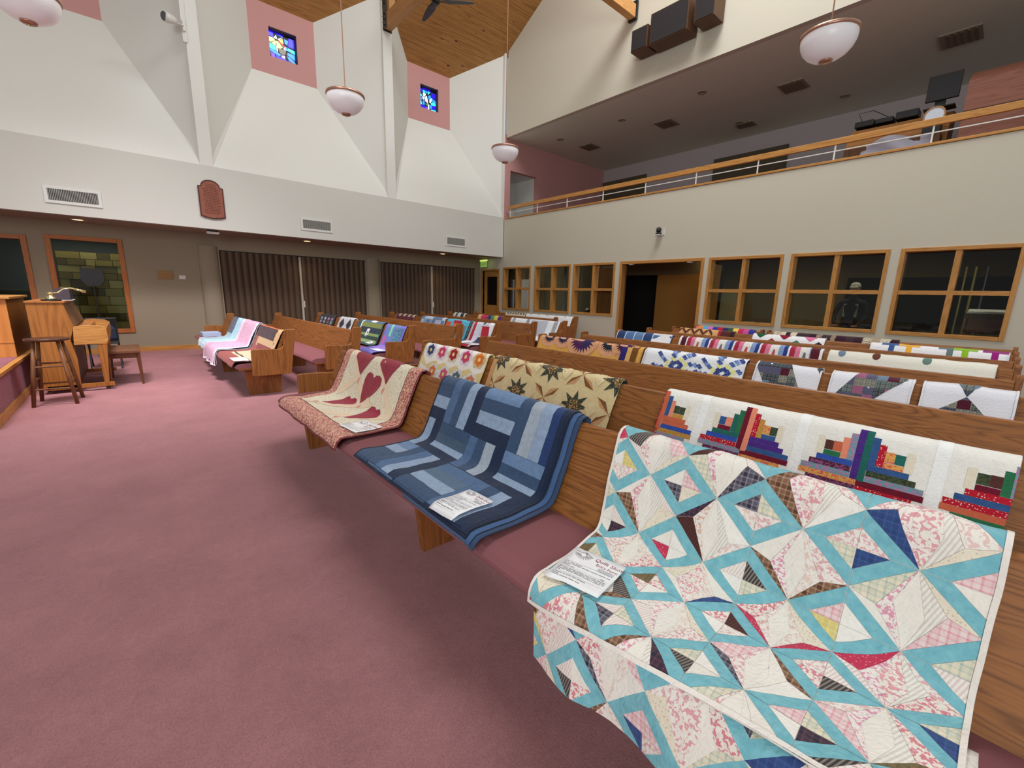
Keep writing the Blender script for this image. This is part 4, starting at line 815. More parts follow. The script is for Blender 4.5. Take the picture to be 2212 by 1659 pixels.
def slab(q, rgb, rgb2, pt, back, edge, parent, name, th=.006):
    """the quilt body: top sheet, backing and bound edge, one closed sheet"""
    c = q.cell
    gy = [q.y0]+[k*c for k in range(math.floor(q.y0/c)+1, math.ceil(q.y1/c))]+[q.y1]; gs = [q.s0]+[k*c for k in range(math.floor(q.s0/c)+1, math.ceil(q.s1/c))]+[q.s1]
    ny = len(gy)-1; ns = len(gs)-1; V = []; UV = []; Fc = []; cc = []; 
    for lay in (0, 1):
        for i in range(ny+1):
            for j in range(ns+1):
                y = gy[i]; s = gs[j]; V.append(q.pos(y, s, 0 if lay == 0 else -th)); UV.append((y, s))
    n = ns+1; o2 = (ny+1)*n; cols = []; c1 = []; pts = []
    def put(f, kind):
        Fc.append(f); r = {'t': (rgb, rgb2, pt), 'b': (back, back, 0), 'e': (edge, edge, 0)}[kind]
        cols.append(lin(r[0])); c1.append(lin(r[1])); pts.append(float(r[2]))
    for i in range(ny):
        for j in range(ns):
            a, b, c, d = i*n+j, (i+1)*n+j, (i+1)*n+j+1, i*n+j+1
            put((a, d, c, b), 't'); put((o2+a, o2+b, o2+c, o2+d), 'b')
    for i in range(ny): put((i*n, (i+1)*n, o2+(i+1)*n, o2+i*n), 'e'); put((i*n+ns, o2+i*n+ns, o2+(i+1)*n+ns, (i+1)*n+ns), 'e')
    for j in range(ns): put((j, o2+j, o2+j+1, j+1), 'e'); put((ny*n+j, ny*n+j+1, o2+ny*n+j+1, o2+ny*n+j), 'e')
    return finish(name, V, Fc, UV, cols, c1, pts, parent)
def inside(p, poly):
    r = False
    for i in range(len(poly)):
        a, b = poly[i-1], poly[i]
        if (a[1] > p[1]) != (b[1] > p[1]) and p[0] < (b[0]-a[0])*(p[1]-a[1])/(b[1]-a[1])+a[0]: r = not r
    return r
def quilt(label, q, base, patches, pieces=False, back=(240, 236, 226), edge=None, rgb2=None, pt=0, under=None, inset=.0, group=None, bind=None, limit=290, flat=False):
    edge = edge or base
    t = thing('quilt', label, 'quilt', (0, 0, 0), group=group)
    ym, sm = (q.y0+q.y1)/2, LS; c = q.pos(ym, .2); 
    slab(q, base, rgb2 or base, pt, back, edge, t, 'quilt_body')
    if under:
        for uq, ucol in under: slab(uq, ucol, ucol, 0, back, edge, t, 'folded_layer')
    J = ([], [], [], [], [], []); cnt = 0; npc = 0; layers = []; info = []
    for poly, *_ in patches:
        mx = sum(v[0] for v in poly)/len(poly); my = sum(v[1] for v in poly)/len(poly)
        smp = [(mx, my)]+[(mx+(v[0]-mx)*.72, my+(v[1]-my)*.72) for v in poly[::max(1, len(poly)//12)]]
        bb = (min(v[0] for v in poly), max(v[0] for v in poly), min(v[1] for v in poly), max(v[1] for v in poly)); lay = 0
        for j, (pl, sm, b2) in enumerate(info):
            if flat or bb[0] >= b2[1] or bb[1] <= b2[0] or bb[2] >= b2[3] or bb[3] <= b2[2] or layers[j] < lay: continue
            if any(inside(v, pl) for v in smp) or any(inside(v, poly) for v in sm): lay = max(lay, layers[j]+1)
        info.append((poly, smp, bb)); layers.append(min(lay, 6))
    for k, (poly, c1, c2, p) in enumerate(patches):
        if inset:
            mx = sum(v[0] for v in poly)/len(poly); my = sum(v[1] for v in poly)/len(poly); r = max(math.hypot(v[0]-mx, v[1]-my) for v in poly)
            f = 1-inset/r; poly = [(mx+(v[0]-mx)*f, my+(v[1]-my)*f) for v in poly]
        h = .0014+.0013*layers[k]
        if pieces and npc < limit:
            V, Fc, UV = [], [], []; n = patch_data(q, poly, h, V, Fc, UV)
            if n:
                finish('patch', V, Fc, UV, [lin(c1)]*n, [lin(c2)]*n, [float(p)]*n, t); npc += 1
        else:
            n = patch_data(q, poly, h, J[0], J[1], J[2]); J[3].extend([lin(c1)]*n); J[4].extend([lin(c2)]*n); J[5].extend([float(p)]*n)
    if J[1]:
        o = finish('patchwork', *J, t)
        if pieces: o['kind'] = 'stuff'
    if bind:
        e = .012; bp = []
        for poly in ([(q.y0, q.s0), (q.y1, q.s0), (q.y1, q.s0+e), (q.y0, q.s0+e)], [(q.y0, q.s0), (q.y0+e, q.s0), (q.y0+e, q.s1), (q.y0, q.s1)], [(q.y1-e, q.s0), (q.y1, q.s0), (q.y1, q.s1), (q.y1-e, q.s1)]):
            bp.append(poly)
        V, Fc, UV = [], [], []; n = 0
        for poly in bp: n += patch_data(q, poly, .0035, V, Fc, UV)
        finish('binding', V, Fc, UV, [lin(bind)]*n, [lin(bind)]*n, [0.]*n, t)
    return t
def R(y0, y1, s0, s1, c, c2=None, p=0): return ([(y0, s0), (y1, s0), (y1, s1), (y0, s1)], c, c2 or c, p)
def P(pts, c, c2=None, p=0): return (pts, c, c2 or c, p)
rnd = random.Random(11)
CRM, PNK, RSE, TEAL = (240, 234, 224), (238, 220, 218), (214, 96, 116), (118, 184, 198)
light_f = [(CRM, (228, 190, 186), 1), (CRM, CRM, 0), ((240, 234, 226), (224, 168, 172), 1), ((236, 226, 206), (206, 190, 170), 4), ((242, 236, 228), (226, 200, 196), 3), (PNK, (226, 150, 160), 2), ((238, 226, 200), (170, 190, 180), 2), ((244, 240, 232), (244, 240, 232), 0), ((240, 230, 220), (216, 110, 130), 1)]
dark_f = [((58, 52, 66), (150, 146, 160), 2), ((96, 66, 52), (190, 150, 120), 2), ((50, 72, 124), (70, 96, 150), 2), ((92, 52, 46), (60, 40, 44), 3), ((66, 60, 62), (150, 140, 130), 3), ((220, 200, 120), (236, 224, 160), 2), ((130, 110, 74), (90, 84, 60), 2), ((44, 44, 62), (110, 70, 80), 2), ((200, 60, 90), (226, 130, 150), 4)]
def teal_pattern(y0, y1, s0, s1, seed):
    r = random.Random(seed); out = []; a, b = .13, .1125
    for i in range(-3, 5):
        for j in range(-3, 6):
            cy, cs = .43+.26*i, .285-.225*j
            T, Bo, Lf, Rt = (cy, cs+b), (cy, cs-b), (cy+a, cs), (cy-a, cs); k = .56
            inn = [(cy+(p[0]-cy)*k, cs+(p[1]-cs)*k) for p in (T, Rt, Bo, Lf)]; O = (T, Rt, Bo, Lf)
            for e in range(4): out.append(P([O[e], O[(e+1) % 4], inn[(e+1) % 4], inn[e]], TEAL, (146, 204, 212), 5))
            dk = r.randrange(4)
            for e in range(4):
                f = r.choice(dark_f) if e == dk else r.choice(light_f); out.append(P([(cy, cs), inn[e], inn[(e+1) % 4]], *f))
            cy, cs = cy+a, cs-b
            T, Bo, Lf, Rt = (cy, cs+b), (cy, cs-b), (cy+a, cs), (cy-a, cs); PL, PR = (cy+a*.52, cs+.0), (cy-a*.52, cs)
            PL = (PL[0], cs+r.choice((-.02, .02))); PR = (PR[0], cs+r.choice((-.02, .02)))
            M1 = (cy+.035, cs+.01); M2 = (cy-.03, cs-.01)
            out.append(P([T, PL, Bo, M1], (242, 234, 228), (222, 130+r.randrange(60), 150+r.randrange(20)), 1)); out.append(P([T, M1, Bo, M2], *r.choice(((CRM, CRM, 0), ((242, 238, 230), (226, 214, 204), 5), (CRM, (226, 150, 160), 1)))))
            out.append(P([T, M2, Bo, PR], *r.choice(((CRM, CRM, 0), ((240, 236, 226), (214, 204, 196), 3), (CRM, (232, 200, 190), 1)))))
            for q4 in ((T, Lf, PL), (Lf, Bo, PL), (T, PR, Rt), (PR, Bo, Rt)): out.append(P(list(q4), *(r.choice(dark_f) if r.random() < .30 else r.choice(light_f))))
    return [p for p in out if clip(p[0], y0, y1, s0, s1)]
q = Q(0, -.10, 1.0, -.49, .72, 1, .006, .014, .02, taper=.11, sw=.11); PT = teal_pattern(q.y0, q.y1, q.s0, .60, 5)
PT.sort(key=lambda p: sum(v[1] for v in p[0])/len(p[0]) > .36)
under = Q(0, -.12, .965, -.67, -.10, 2, .006, .0, .03)
tq = quilt('big turquoise and cream diamond patchwork quilt nearest the camera', q, (226, 214, 204), PT, True, (238, 232, 226), (240, 234, 228), inset=.0015, flat=True, bind=(238, 230, 222), limit=298)
q2 = Q(0, -.12, .98, -.67, -.10, 2, .008, .0, .03, taper=.11, sw=.05)
slab(q2, (232, 222, 212), (232, 222, 212), 0, (236, 230, 224), (238, 232, 226), tq, 'folded_layer', .004)
J = ([], [], [], [], [], [])
for poly, c1, c2, p in teal_pattern(q2.y0, q2.y1, -.67, -.38, 9):
    n = patch_data(q2, [(v[0]+.08, v[1]) for v in poly], .0015, J[0], J[1], J[2]); J[3].extend([lin(c1)]*n); J[4].extend([lin(c2)]*n); J[5].extend([float(p)]*n)
finish('folded_patchwork', *J, tq)
# denim strips
N1, N2, N3, N4, N5, N6 = (34, 48, 76), (62, 84, 116), (84, 112, 150), (112, 140, 178), (152, 172, 200), (170, 182, 196)
def dn(y0, y1, s0, s1, c): return R(y0, y1, s0, s1, c, tuple(int(v*.8) for v in c), 5)
DP = []
def hs(y0, y1, s0, cols, hgt=.0765):
    for i, c in enumerate(cols): DP.append(dn(y0, y1, s0+i*hgt, .60 if (i == 3 and s0 > .1) else s0+(i+1)*hgt, c))
def vs_(y0, s0, s1, cols, wd=.0775):   # from high y to low y
    for i, c in enumerate(cols): DP.append(dn(y0-(i+1)*wd, y0-i*wd, s0, s1, c))
yy = [2.53, 2.22, 1.91, 1.60, 1.29]
hs(yy[1], yy[0], .155, [N1, N5, N2, N2]); vs_(yy[1], .155, .60, [N3, N2, N5, N1]); hs(yy[3], yy[2], .150, [N1, N5, N2, N4]); vs_(yy[3], .150, .60, [N2, N6, N5, (44, 66, 116)])
vs_(yy[0], -.11, .155, [N5, N3, N5, N1]); hs(yy[2], yy[1], -.110, [N1, N5, (74, 94, 118), N2], .066); vs_(yy[2], -.105, .15, [N3, N2, N6, N1]); hs(yy[4], yy[3], -.110, [N1, N5, N2, N4], .065)
hs(yy[1], yy[0], -.43, [N2, N2, N5, N4], .08); vs_(yy[1], -.43, -.11, [N2, N3, N5, N1]); hs(yy[3], yy[2], -.43, [N2, N5, (92, 116, 142), N3], .08); vs_(yy[3], -.43, -.11, [N3, N2, N5, N1])
for y in (1.26, 1.285): DP.append(dn(y-.0, y+.03, -.44, .60, N1))
for i in range(5): DP.append(dn(2.53-.31*i-.3, 2.53-.31*i, -.52, -.43, [N2, N3, N2, N1, N1][i]))
q = Q(0, 1.262, 2.385, -.452, .72, 3, .006, .016, .025)
dq = quilt('blue denim strip quilt in the middle of the nearest pew', q, (40, 52, 78), DP, True, (70, 92, 126), (30, 40, 62), inset=.0012, bind=(28, 38, 60))
for i, (dy, cc) in enumerate(((.03, (70, 98, 140)), (.055, (58, 76, 106)))): slab(Q(0, 1.262-dy, 1.8, -.462-.01*i, .70, 3, .006, .010-.006*i, .03), cc, cc, 5, cc, (28, 36, 58), dq, 'folded_layer', .004)
# hearts
def heart(pts, c): return P(pts, c, tuple(int(v*.72) for v in c), 5)
HR = (160, 46, 66); BD = ((232, 184, 158), (150, 44, 60)); HP = []
CR2 = (234, 222, 202)
HP += [R(2.84, 3.95, -.315, .46, (236, 228, 206), (206, 190, 160), 1)]
def crv(cy, cs, w_, h_, flip=1, n=10):
    """heart outline: point down, lobes up"""
    out = []
    for i in range(2*n):
        t = 2*PI*i/(2*n); x = 16*math.sin(t)**3; z = 13*math.cos(t)-5*math.cos(2*t)-2*math.cos(3*t)-math.cos(4*t)
        out.append((cy+w_*x/17, cs+flip*h_*(z+2.5)/15))
    return out
TN = (228, 196, 166)
for poly in ([(3.96, .46), (3.60, .16), (3.36, -.02), (3.30, .02), (3.60, .24), (3.78, .46)], [(3.40, .46), (3.10, .18), (2.9, .02), (2.87, .08), (3.12, .27), (3.28, .46)], [(3.46, .46), (3.60, .2), (3.9, -.02), (3.93, .05), (3.62, .27), (3.55, .46)], [(3.30, .1), (3.6, -.16), (3.9, -.31), (3.8, -.31), (3.5, -.16), (3.2, .04)], [(2.86, .1), (3.1, -.1), (3.5, -.31), (3.36, -.31), (3.05, -.16), (2.85, .0)]): HP.append(P(poly, (236, 214, 186), TN, 5))
HP.append(heart([(3.84, .46), (3.80, .38), (3.66, .28), (3.60, .24), (3.56, .30), (3.48, .40), (3.47, .46)], HR)); HP.append(heart([(3.33, .46), (3.30, .38), (3.15, .28), (3.10, .24), (3.07, .30), (3.0, .40), (2.99, .46)], HR))
HP.append(heart([(3.335, .255), (3.37, .285), (3.43, .295), (3.475, .275), (3.49, .22), (3.48, .16), (3.44, .08), (3.405, .01), (3.35, .06), (3.27, .11), (3.20, .17), (3.17, .22), (3.19, .27), (3.24, .29), (3.30, .285)], HR))
HP.append(heart([(3.73, -.21), (3.70, -.08), (3.68, .01), (3.645, .04), (3.61, .02), (3.58, .02), (3.54, .045), (3.49, .035), (3.46, -.02), (3.50, -.08), (3.6, -.15)], (170, 46, 70)))
HP.append(heart([(3.18, -.23), (3.17, -.1), (3.20, .0), (3.18, .045), (3.12, .05), (3.09, .03), (3.04, .05), (3.0, .01), (2.985, -.05), (3.02, -.11), (3.1, -.17)], (170, 46, 70)))
for cy, cs in ((3.60, .19), (3.10, .19), (3.76, -.25), (3.22, -.27), (3.36, -.03)): HP.append(P([(cy-.02, cs), (cy, cs+.035), (cy+.02, cs), (cy, cs-.03)], (214, 120, 104), (240, 200, 180), 1))
for y0, y1, s0, s1 in ((3.95, 3.956, -.32, .46), (2.834, 2.84, -.32, .46), (2.834, 3.956, -.321, -.315)): HP.append(R(y0, y1, s0, s1, (110, 34, 44)))
q = Q(0, 2.675, 4.085, -.50, .72, 5, .007, .006, .03)
hq = quilt('cream quilt with dark red hearts and red print border at the nearest pew', q, BD[0], HP, True, (150, 50, 60), (110, 34, 44), BD[1], 6, bind=(120, 36, 48))
# second row: flowers, star, log strips
FP = []
def flower(cy, cs, c, ring):
    FP.append(P([(cy+.098*math.cos(a)*(1+.1*math.cos(6*a)), cs+.088*math.sin(a)*(1+.1*math.cos(6*a))) for a in [2*PI*i/18 for i in range(18)]], ring, (250, 246, 240), 4))
    FP.append(P([(cy+.062*math.cos(a+.5)*(1+.13*math.cos(6*a)), cs+.06*math.sin(a+.5)*(1+.13*math.cos(6*a))) for a in [2*PI*i/24 for i in range(24)]], c, tuple(int(v*.8) for v in c), 5))
    FP.append(P([(cy+.02*math.cos(a), cs+.021*math.sin(a)) for a in [2*PI*i/8 for i in range(8)]], (246, 226, 150)))
zz = [(4.18, .2)]+[(4.18-.1085*(i+.5)*1., .155 if i % 2 == 0 else .262) for i in range(10)]
FP.append(P([(4.18, .30), (4.12, .24), (4.06, .185), (3.96, .235), (3.88, .255), (3.83, .215), (3.73, .255), (3.62, .205), (3.51, .255), (3.41, .205), (3.30, .255), (3.2, .205), (3.09, .25), (3.07, .25), (3.07, .16), (3.2, .12), (3.3, .19), (3.41, .13), (3.51, .19), (3.62, .14), (3.73, .19), (3.83, .15), (3.9, .19), (4.0, .15), (4.18, .2)], (240, 222, 160), (214, 186, 116), 5))
for cy, c, rg in ((4.063, (50, 60, 110), (206, 210, 222)), (3.838, (214, 72, 110), (234, 206, 226)), (3.622, (180, 26, 50), (226, 208, 176)), (3.405, (214, 72, 110), (232, 208, 228)), (3.19, (240, 128, 40), (222, 190, 140))): flower(cy, .357, c, rg)
for cy, c, rg in ((3.89, (236, 128, 70), (226, 226, 222)), (3.67, (222, 100, 130), (224, 226, 228)), (3.45, (90, 120, 128), (224, 226, 228)), (3.22, (226, 140, 100), (230, 228, 220))): flower(cy, .135, c, rg)
q = Q(1, 3.075, 4.20, .04, .70, 6, .005, .008, .03)
quilt('white hexagon flower garden quilt with scalloped hem on the second pew', q, (248, 244, 236), FP, True, (236, 220, 150), (236, 218, 150), bind=(240, 224, 150))
SP = []; CM = (226, 206, 160); CM2 = (204, 178, 122); TAN = (206, 158, 112); BRN = (136, 90, 52); GRN = (52, 64, 52)
for i in range(-1, 6):
    for j in range(0, 3):
        cy, cs = 2.89-.31*i, .175+.235*(j-0); green = (i+j) % 2 == 1
        if green:
            pts = []
            for k in range(16):
                a = 2*PI*k/16; r = .135 if k % 2 == 0 else .062; pts.append((cy+r*math.cos(a)*1.05, cs+r*.86*math.sin(a)))
            SP.append(P(pts, GRN, (196, 150, 116), 4)); SP.append(P([(cy+.05*math.cos(a), cs+.045*math.sin(a)) for a in [2*PI*k/10 for k in range(10)]], (70, 52, 38), (206, 170, 110), 1))
        else:
            for k in range(4):
                a = PI/4+k*PI/2; dx, ds = math.cos(a), math.sin(a); ex, es = cy+.165*dx*1.1, cs+.14*ds*1.0; nx, ns = -ds, dx
                mx_, ms_ = cy+.1*dx, cs+.085*ds
                SP.append(P([(cy, cs), (mx_+.03*nx, ms_+.026*ns), (ex, es)], BRN, (112, 70, 40), 5)); SP.append(P([(cy, cs), (ex, es), (mx_-.03*nx, ms_-.026*ns)], TAN, (190, 140, 96), 5))
        for sx in (-1, 1):
            x0, z0 = cy+sx*.155, cs
            SP.append(P([(x0-.05, z0), (x0, z0+.065), (x0+.05, z0), (x0, z0-.065)], (232, 214, 172), CM2, 5))
SP.append(R(2.93, 2.985, .04, .6, (212, 164, 112), (196, 146, 96), 5))
q = Q(1, 1.635, 2.985, .04, .70, 7, .005, .008, .03)
quilt('cream and tan quilt with dark green eight-pointed stars on the second pew', q, CM, SP, True, (60, 52, 44), (50, 44, 38), CM2, 5)
LG = []; fab = [((40, 110, 100), (30, 90, 84), 5), ((200, 150, 70), (150, 100, 40), 4), ((60, 96, 150), (40, 70, 120), 5), ((122, 28, 50), (90, 20, 40), 5), ((240, 150, 120), (230, 130, 100), 5), ((190, 30, 50), (230, 200, 190), 4), ((84, 50, 140), (60, 30, 110), 5), ((74, 84, 60), (50, 60, 40), 1), ((36, 36, 80), (24, 24, 60), 5), ((94, 56, 50), (70, 40, 36), 5), ((110, 160, 170), (200, 120, 170), 1), ((50, 120, 80), (30, 90, 60), 5), ((90, 40, 60), (150, 90, 140), 1), ((212, 110, 80), (190, 90, 60), 5), ((56, 90, 180), (40, 60, 150), 5), ((228, 170, 90), (220, 80, 90), 1)]
r2 = random.Random(21)
for cy in (1.30, .812, .32, -.17):
    for sg_ in (1, -1):
        def rr(d0, d1, s0, s1): LG.append(R(min(cy+sg_*d0, cy+sg_*d1), max(cy+sg_*d0, cy+sg_*d1), s0, s1, *r2.choice(fab)))
        rr(0, .026, .175, .412); rr(.026, .052, .235, .388); rr(.052, .077, .262, .362); rr(.077, .11, .288, .336); rr(.11, .143, .288, .334); rr(.077, .143, .262, .287)
        for k, d in enumerate((.165, .19, .218, .222, .19, .15)): rr(0 if k > 2 else .027, d, .236-.026*k, .262-.026*k)
        LG.append(R(min(cy+sg_*.145, cy+sg_*.172), max(cy+sg_*.145, cy+sg_*.172), .262, .35, (236, 226, 204)))
LG.insert(0, R(1.288, 1.302, .05, .41, (196, 30, 44), (240, 200, 200), 4))
for cy in (1.055, .565, .075): LG.insert(0, R(cy-.022, cy+.022, .05, .5, (250, 250, 248)))
q = Q(1, -.125, 1.305, .05, .70, 8, .004, .006, .03)
quilt('white quilt with bright stepped log cabin strips on the second pew at the right', q, (244, 241, 234), LG, True, (236, 230, 222), (120, 40, 60), inset=.0006)
# ---- card lettering laid on a quilt
def card(q, cy, cs, w_, h_, ang, label, number=None, curl=True):
    t = thing('entry_card', label, 'card', (0, 0, 0), group='quilt show entry cards')
    ca, sa = math.cos(ang), math.sin(ang)
    def mp(u, v, h=0):   # u right (towards -y), v up (towards the backrest)
        yy_, ss_ = cy-(u*ca-v*sa), cs+(u*sa+v*ca)
        lift = .006+.004*(u/w_+.5)**2
        return q.pos(yy_, ss_, h+lift)
    n = 8; mb = MB(); vs = []; fs = []
    for lay in (0, 1):
        for i in range(n+1):
            for j in range(n+1): vs.append(mp(-w_/2+w_*i/n, -h_/2+h_*j/n, -.0006*lay))
    o2 = (n+1)**2
    for i in range(n):
        for j in range(n):
            a = i*(n+1)+j; fs += [(a, a+n+1, a+n+2, a+1), (o2+a, o2+a+1, o2+a+n+2, o2+a+n+1)]
    for i in range(n): fs += [(i*(n+1), o2+i*(n+1), o2+(i+1)*(n+1), (i+1)*(n+1)), (i*(n+1)+n, (i+1)*(n+1)+n, o2+(i+1)*(n+1)+n, o2+i*(n+1)+n), (i, i+1, o2+i+1, o2+i), (n*(n+1)+i, o2+n*(n+1)+i, o2+n*(n+1)+i+1, n*(n+1)+i+1)]
    mb.add(vs, fs).obj('sheet', M_PAPER, t, True)
    def lay(me, mt, nm, u0, v0):
        for v in me.vertices: v.co = mp(u0+v.co.x, v0+v.co.y, .0008)
        me.materials.append(mt); o = bpy.data.objects.new(nm, me); COL.objects.link(o); o.parent = t
    k = w_/.215
    lay(text_mesh('Quilt Show', .0265*k, italic=.15), M_INKR, 'title_lettering', -.005*k, h_/2-.040*k)
    lay(text_mesh('Entry Form', .019*k), M_INKR, 'subtitle_lettering', .012*k, h_/2-.064*k)
    def strip(u0, u1, v, th): 
        vs = []; m_ = 10
        for i in range(m_+1):
            for e in (-th, th): vs.append(mp(u0+(u1-u0)*i/m_, v+e, .0009))
        return vs, [(2*i, 2*i+2, 2*i+3, 2*i+1) for i in range(m_)]
    mb = MB(); r = random.Random(3); vtop = h_/2-.088*k
    nl = int((vtop+h_/2-.012)/.0085)
    for i in range(nl):
        v = vtop-i*.0085; u = -w_/2+.012
        if i % 5 == 0: mb.add(*strip(u, w_/2-.014, v, .0004)); continue
        while u < w_/2-.02:
            l = .008+r.random()*.03; mb.add(*strip(u, min(u+l, w_/2-.014), v, .0012)); u += l+.004
            if r.random() < .12: break
    for i in range(3): mb.add(*strip(.03*k, .095*k, h_/2-(.073+.007*i)*k, .0009))
    mb.obj('printed_lines', M_INK, t)
    # mountain outline and rays
    mb = MB()
    def seg(a, b, th):
        a, b = Vector(a), Vector(b); d = (b-a).normalized(); n_ = Vector((-d.y, d.x))*th
        mb.add([mp(*(a+n_), .0009), mp(*(b+n_), .0009), mp(*(b-n_), .0009), mp(*(a-n_), .0009)], [(0, 1, 2, 3)])
    pts = [(-.088, -.022), (-.062, -.020), (-.044, -.010), (-.030, -.018), (-.012, -.036)]
    pts = [(-.095*k, h_/2-.016*k), (-.068*k, h_/2-.020*k), (-.052*k, h_/2-.012*k), (-.036*k, h_/2-.020*k), (-.014*k, h_/2-.030*k)]
    for a, b in zip(pts, pts[1:]): seg(a, b, .0008)
    seg((-.052*k, h_/2-.012*k), (-.042*k, h_/2-.030*k), .0013)
    mb.obj('mountain_emblem', M_INKD, t); mb = MB(); c0 = (-.056*k, h_/2-.030*k)
    for i in range(11):
        a = PI+PI*i/10; seg((c0[0]+.010*k*math.cos(a), c0[1]+.008*k*math.sin(a)), (c0[0]+.036*k*math.cos(a), c0[1]+.026*k*math.sin(a)), .0016)
    mb.obj('ray_emblem', plain('soft_ink', (176, 170, 172), .8), t)
    if number: lay(text_mesh(number, .016*k, italic=.3), M_INK, 'number_lettering', w_/2-.045*k, -.018)
    return t
card(Q(0, -.10, 1.0, -.49, .72, 1, .006, .019, taper=.11, sw=.11), .875, -.285, .215, .225, .10, 'white quilt show entry card lying on the turquoise diamond quilt', '16')
card(Q(0, 1.262, 2.385, -.452, .72, 3, .006, .021), 1.465, -.325, .175, .22, .05, 'white quilt show entry card lying on the denim quilt')
card(Q(0, 2.675, 4.085, -.50, .72, 5, .007, .010), 2.845, -.228, .28, .2, .05, 'white quilt show entry card lying on the heart quilt')
# ------------------------------------------------------------------ quilts farther back (patterns measured from the top edge down)
def fq(label, row, y1, y0, base, pats, smin=.18, base2=None, pt=0, back=(200, 196, 190), seed=None, bind=None, cell=.05, edge=None, amp=.005):
    q = Q(row, y0, y1, smin, .66, seed or int(y1*10+row), amp, .008, cell)
    return quilt(label, q, base, pats, False, back, edge or base, base2, pt, bind=bind)
T = .47   # just past the top edge
# fourth row: sunbursts
SB = []
for cy, w_, c1, c2 in ((4.08, .115, (40, 44, 70), (30, 34, 50)), (3.83, .11, (44, 40, 80), (34, 30, 60)), (3.50, .2, (40, 44, 90), (90, 30, 80)), (3.08, .14, (34, 44, 66), (28, 34, 50)), (2.87, .13, (80, 24, 70), (60, 20, 54))):
    SB.append(P([(cy+(w_+.055)*math.cos(a), .43-(w_+.045)*.95*math.sin(a)) for a in [PI*i/14 for i in range(15)]], (226, 170, 130), (206, 140, 100), 5))
    pts = []
    for k in range(25): a = PI*k/24; r = w_*(1 if k % 2 else .66); pts.append((cy+r*math.cos(a), .44-r*math.sin(a)))
    half = len(pts)//2
    SB.append(P([(cy, .44)]+pts[half:], c1, c2, 5)); SB.append(P([(cy, .44)]+pts[:half+1], c2, c1, 5))
    SB.append(R(cy-w_*.7, cy+w_*.7, .44, .5, c1))
for y0, y1, c in ((2.70, 2.78, (50, 40, 120)), (2.64, 2.70, (236, 190, 110)), (2.56, 2.64, (130, 80, 30))): SB.append(R(y0+.12, y1+.12, .15, .5, c, tuple(int(v*.7) for v in c), 5))
SB = [p for p in SB]
fq('golden quilt with dark blue and purple sunbursts', 3, 4.265, 2.625, (232, 180, 90), SB, .15, (204, 140, 60), 5, (40, 30, 30), bind=(206, 150, 70))
BS = []
for cy, cs in ((2.20, .27), (1.72, .26)):
    for k in range(8):
        a = 2*PI*k/8+.2; 
        for r, c in ((.045, (40, 56, 120)), (.085, (232, 226, 130)), (.125, (60, 84, 150)), (.165, (110, 136, 190)), (.2, (50, 66, 130))):
            b_ = a+r*2.2; x, z = cy+r*1.25*math.cos(b_), cs+r*math.sin(b_)*.9; BS.append(P([(x-.036, z-.01), (x+.006, z+.03), (x+.036, z+.01), (x-.006, z-.03)], c, tuple(min(255, v+60) for v in c), 1))
fq('white quilt with curling blue and yellow stars', 3, 2.60, 1.53, (240, 242, 246), BS, .12, back=(30, 34, 60), edge=(34, 40, 70), bind=(236, 238, 244))
PD = [((40, 44, 52), (120, 126, 126), 2), ((56, 62, 62), (150, 156, 146), 2), ((70, 84, 84), (150, 156, 150), 2), ((44, 50, 60), (110, 116, 130), 2), ((90, 30, 50), (70, 22, 40), 5), ((190, 120, 150), (90, 40, 80), 3), ((120, 140, 160), (90, 110, 130), 5), ((160, 156, 140), (80, 90, 90), 2), ((60, 70, 90), (130, 120, 150), 3)]
def plaid_multi(tris, y1, y0, seed, label):
    r = random.Random(seed); out = []; g = .065
    for tri in tris:
        for i in range(int(y0/g)-2, int(y1/g)+2):
            for j in range(1, 9):
                tr = clip(tri, i*g, (i+1)*g, j*g, (j+1)*g)
                if tr: out.append(P(tr, *r.choice(PD)))
    return fq(label, 3, y1, y0, (238, 238, 244), out, .12, (226, 224, 234), 5, (236, 236, 240), bind=(236, 236, 242), amp=.008)
plaid_multi([[(1.43, .5), (1.43, .37), (1.28, .12), (1.02, .12), (1.20, .5)], [(.99, .44), (.94, .36), (.94, .44)]], 1.445, .94, 1, 'white quilt with a dark plaid wedge, leftmost of the three plaid triangle quilts')
plaid_multi([[(.66, .5), (.41, .5), (.41, .42), (.64, .16), (.86, .16)]], .87, .368, 2, 'white quilt with a plaid triangle, middle of the three plaid triangle quilts')
plaid_multi([[(.32, .14), (.09, .35), (-.09, .14)], [(.17, .5), (.09, .35), (.01, .5)]], .318, -.135, 3, 'white quilt with crossing plaid triangles, rightmost of the three')
# sixth row
JN = []
for i, c in enumerate([(44, 66, 110), (88, 124, 176), (104, 140, 184), (50, 74, 124), (84, 120, 166), (60, 84, 130)]):
    y = 4.28-i*.165; JN.append(R(y-.15, y-.012, .1, .6, c, tuple(int(v*.8) for v in c), 5)); JN.append(R(y-.012, y+.003, .1, .6, (220, 226, 236), (120, 140, 170), 4))
fq('ragged blue jeans rag quilt with an entry card on it', 5, 4.285, 3.29, (84, 110, 150), JN, .2, back=(60, 80, 120))
PA = []; y = 3.16
PA.append(R(3.06, 3.135, .1, .6, (90, 30, 46), (70, 22, 36), 5)); y = 3.04
for i in range(5):
    for w_, c in ((.055, (176, 48, 72)), (.055, (226, 130, 160)), (.1, (240, 238, 232)), (.055, (140, 164, 208)), (.045, (44, 66, 140)), (.022, (246, 244, 244))):
        PA.append(R(y-w_, y, .1, .6, c, tuple(int(v*.85) for v in c), 5))
        if w_ == .1: PA.append(P([(y-.07, .28), (y-.03, .28), (y-.04, .36), (y-.06, .36)], [(190, 90, 90), (120, 110, 110), (200, 70, 80)][i % 3]))
        y -= w_
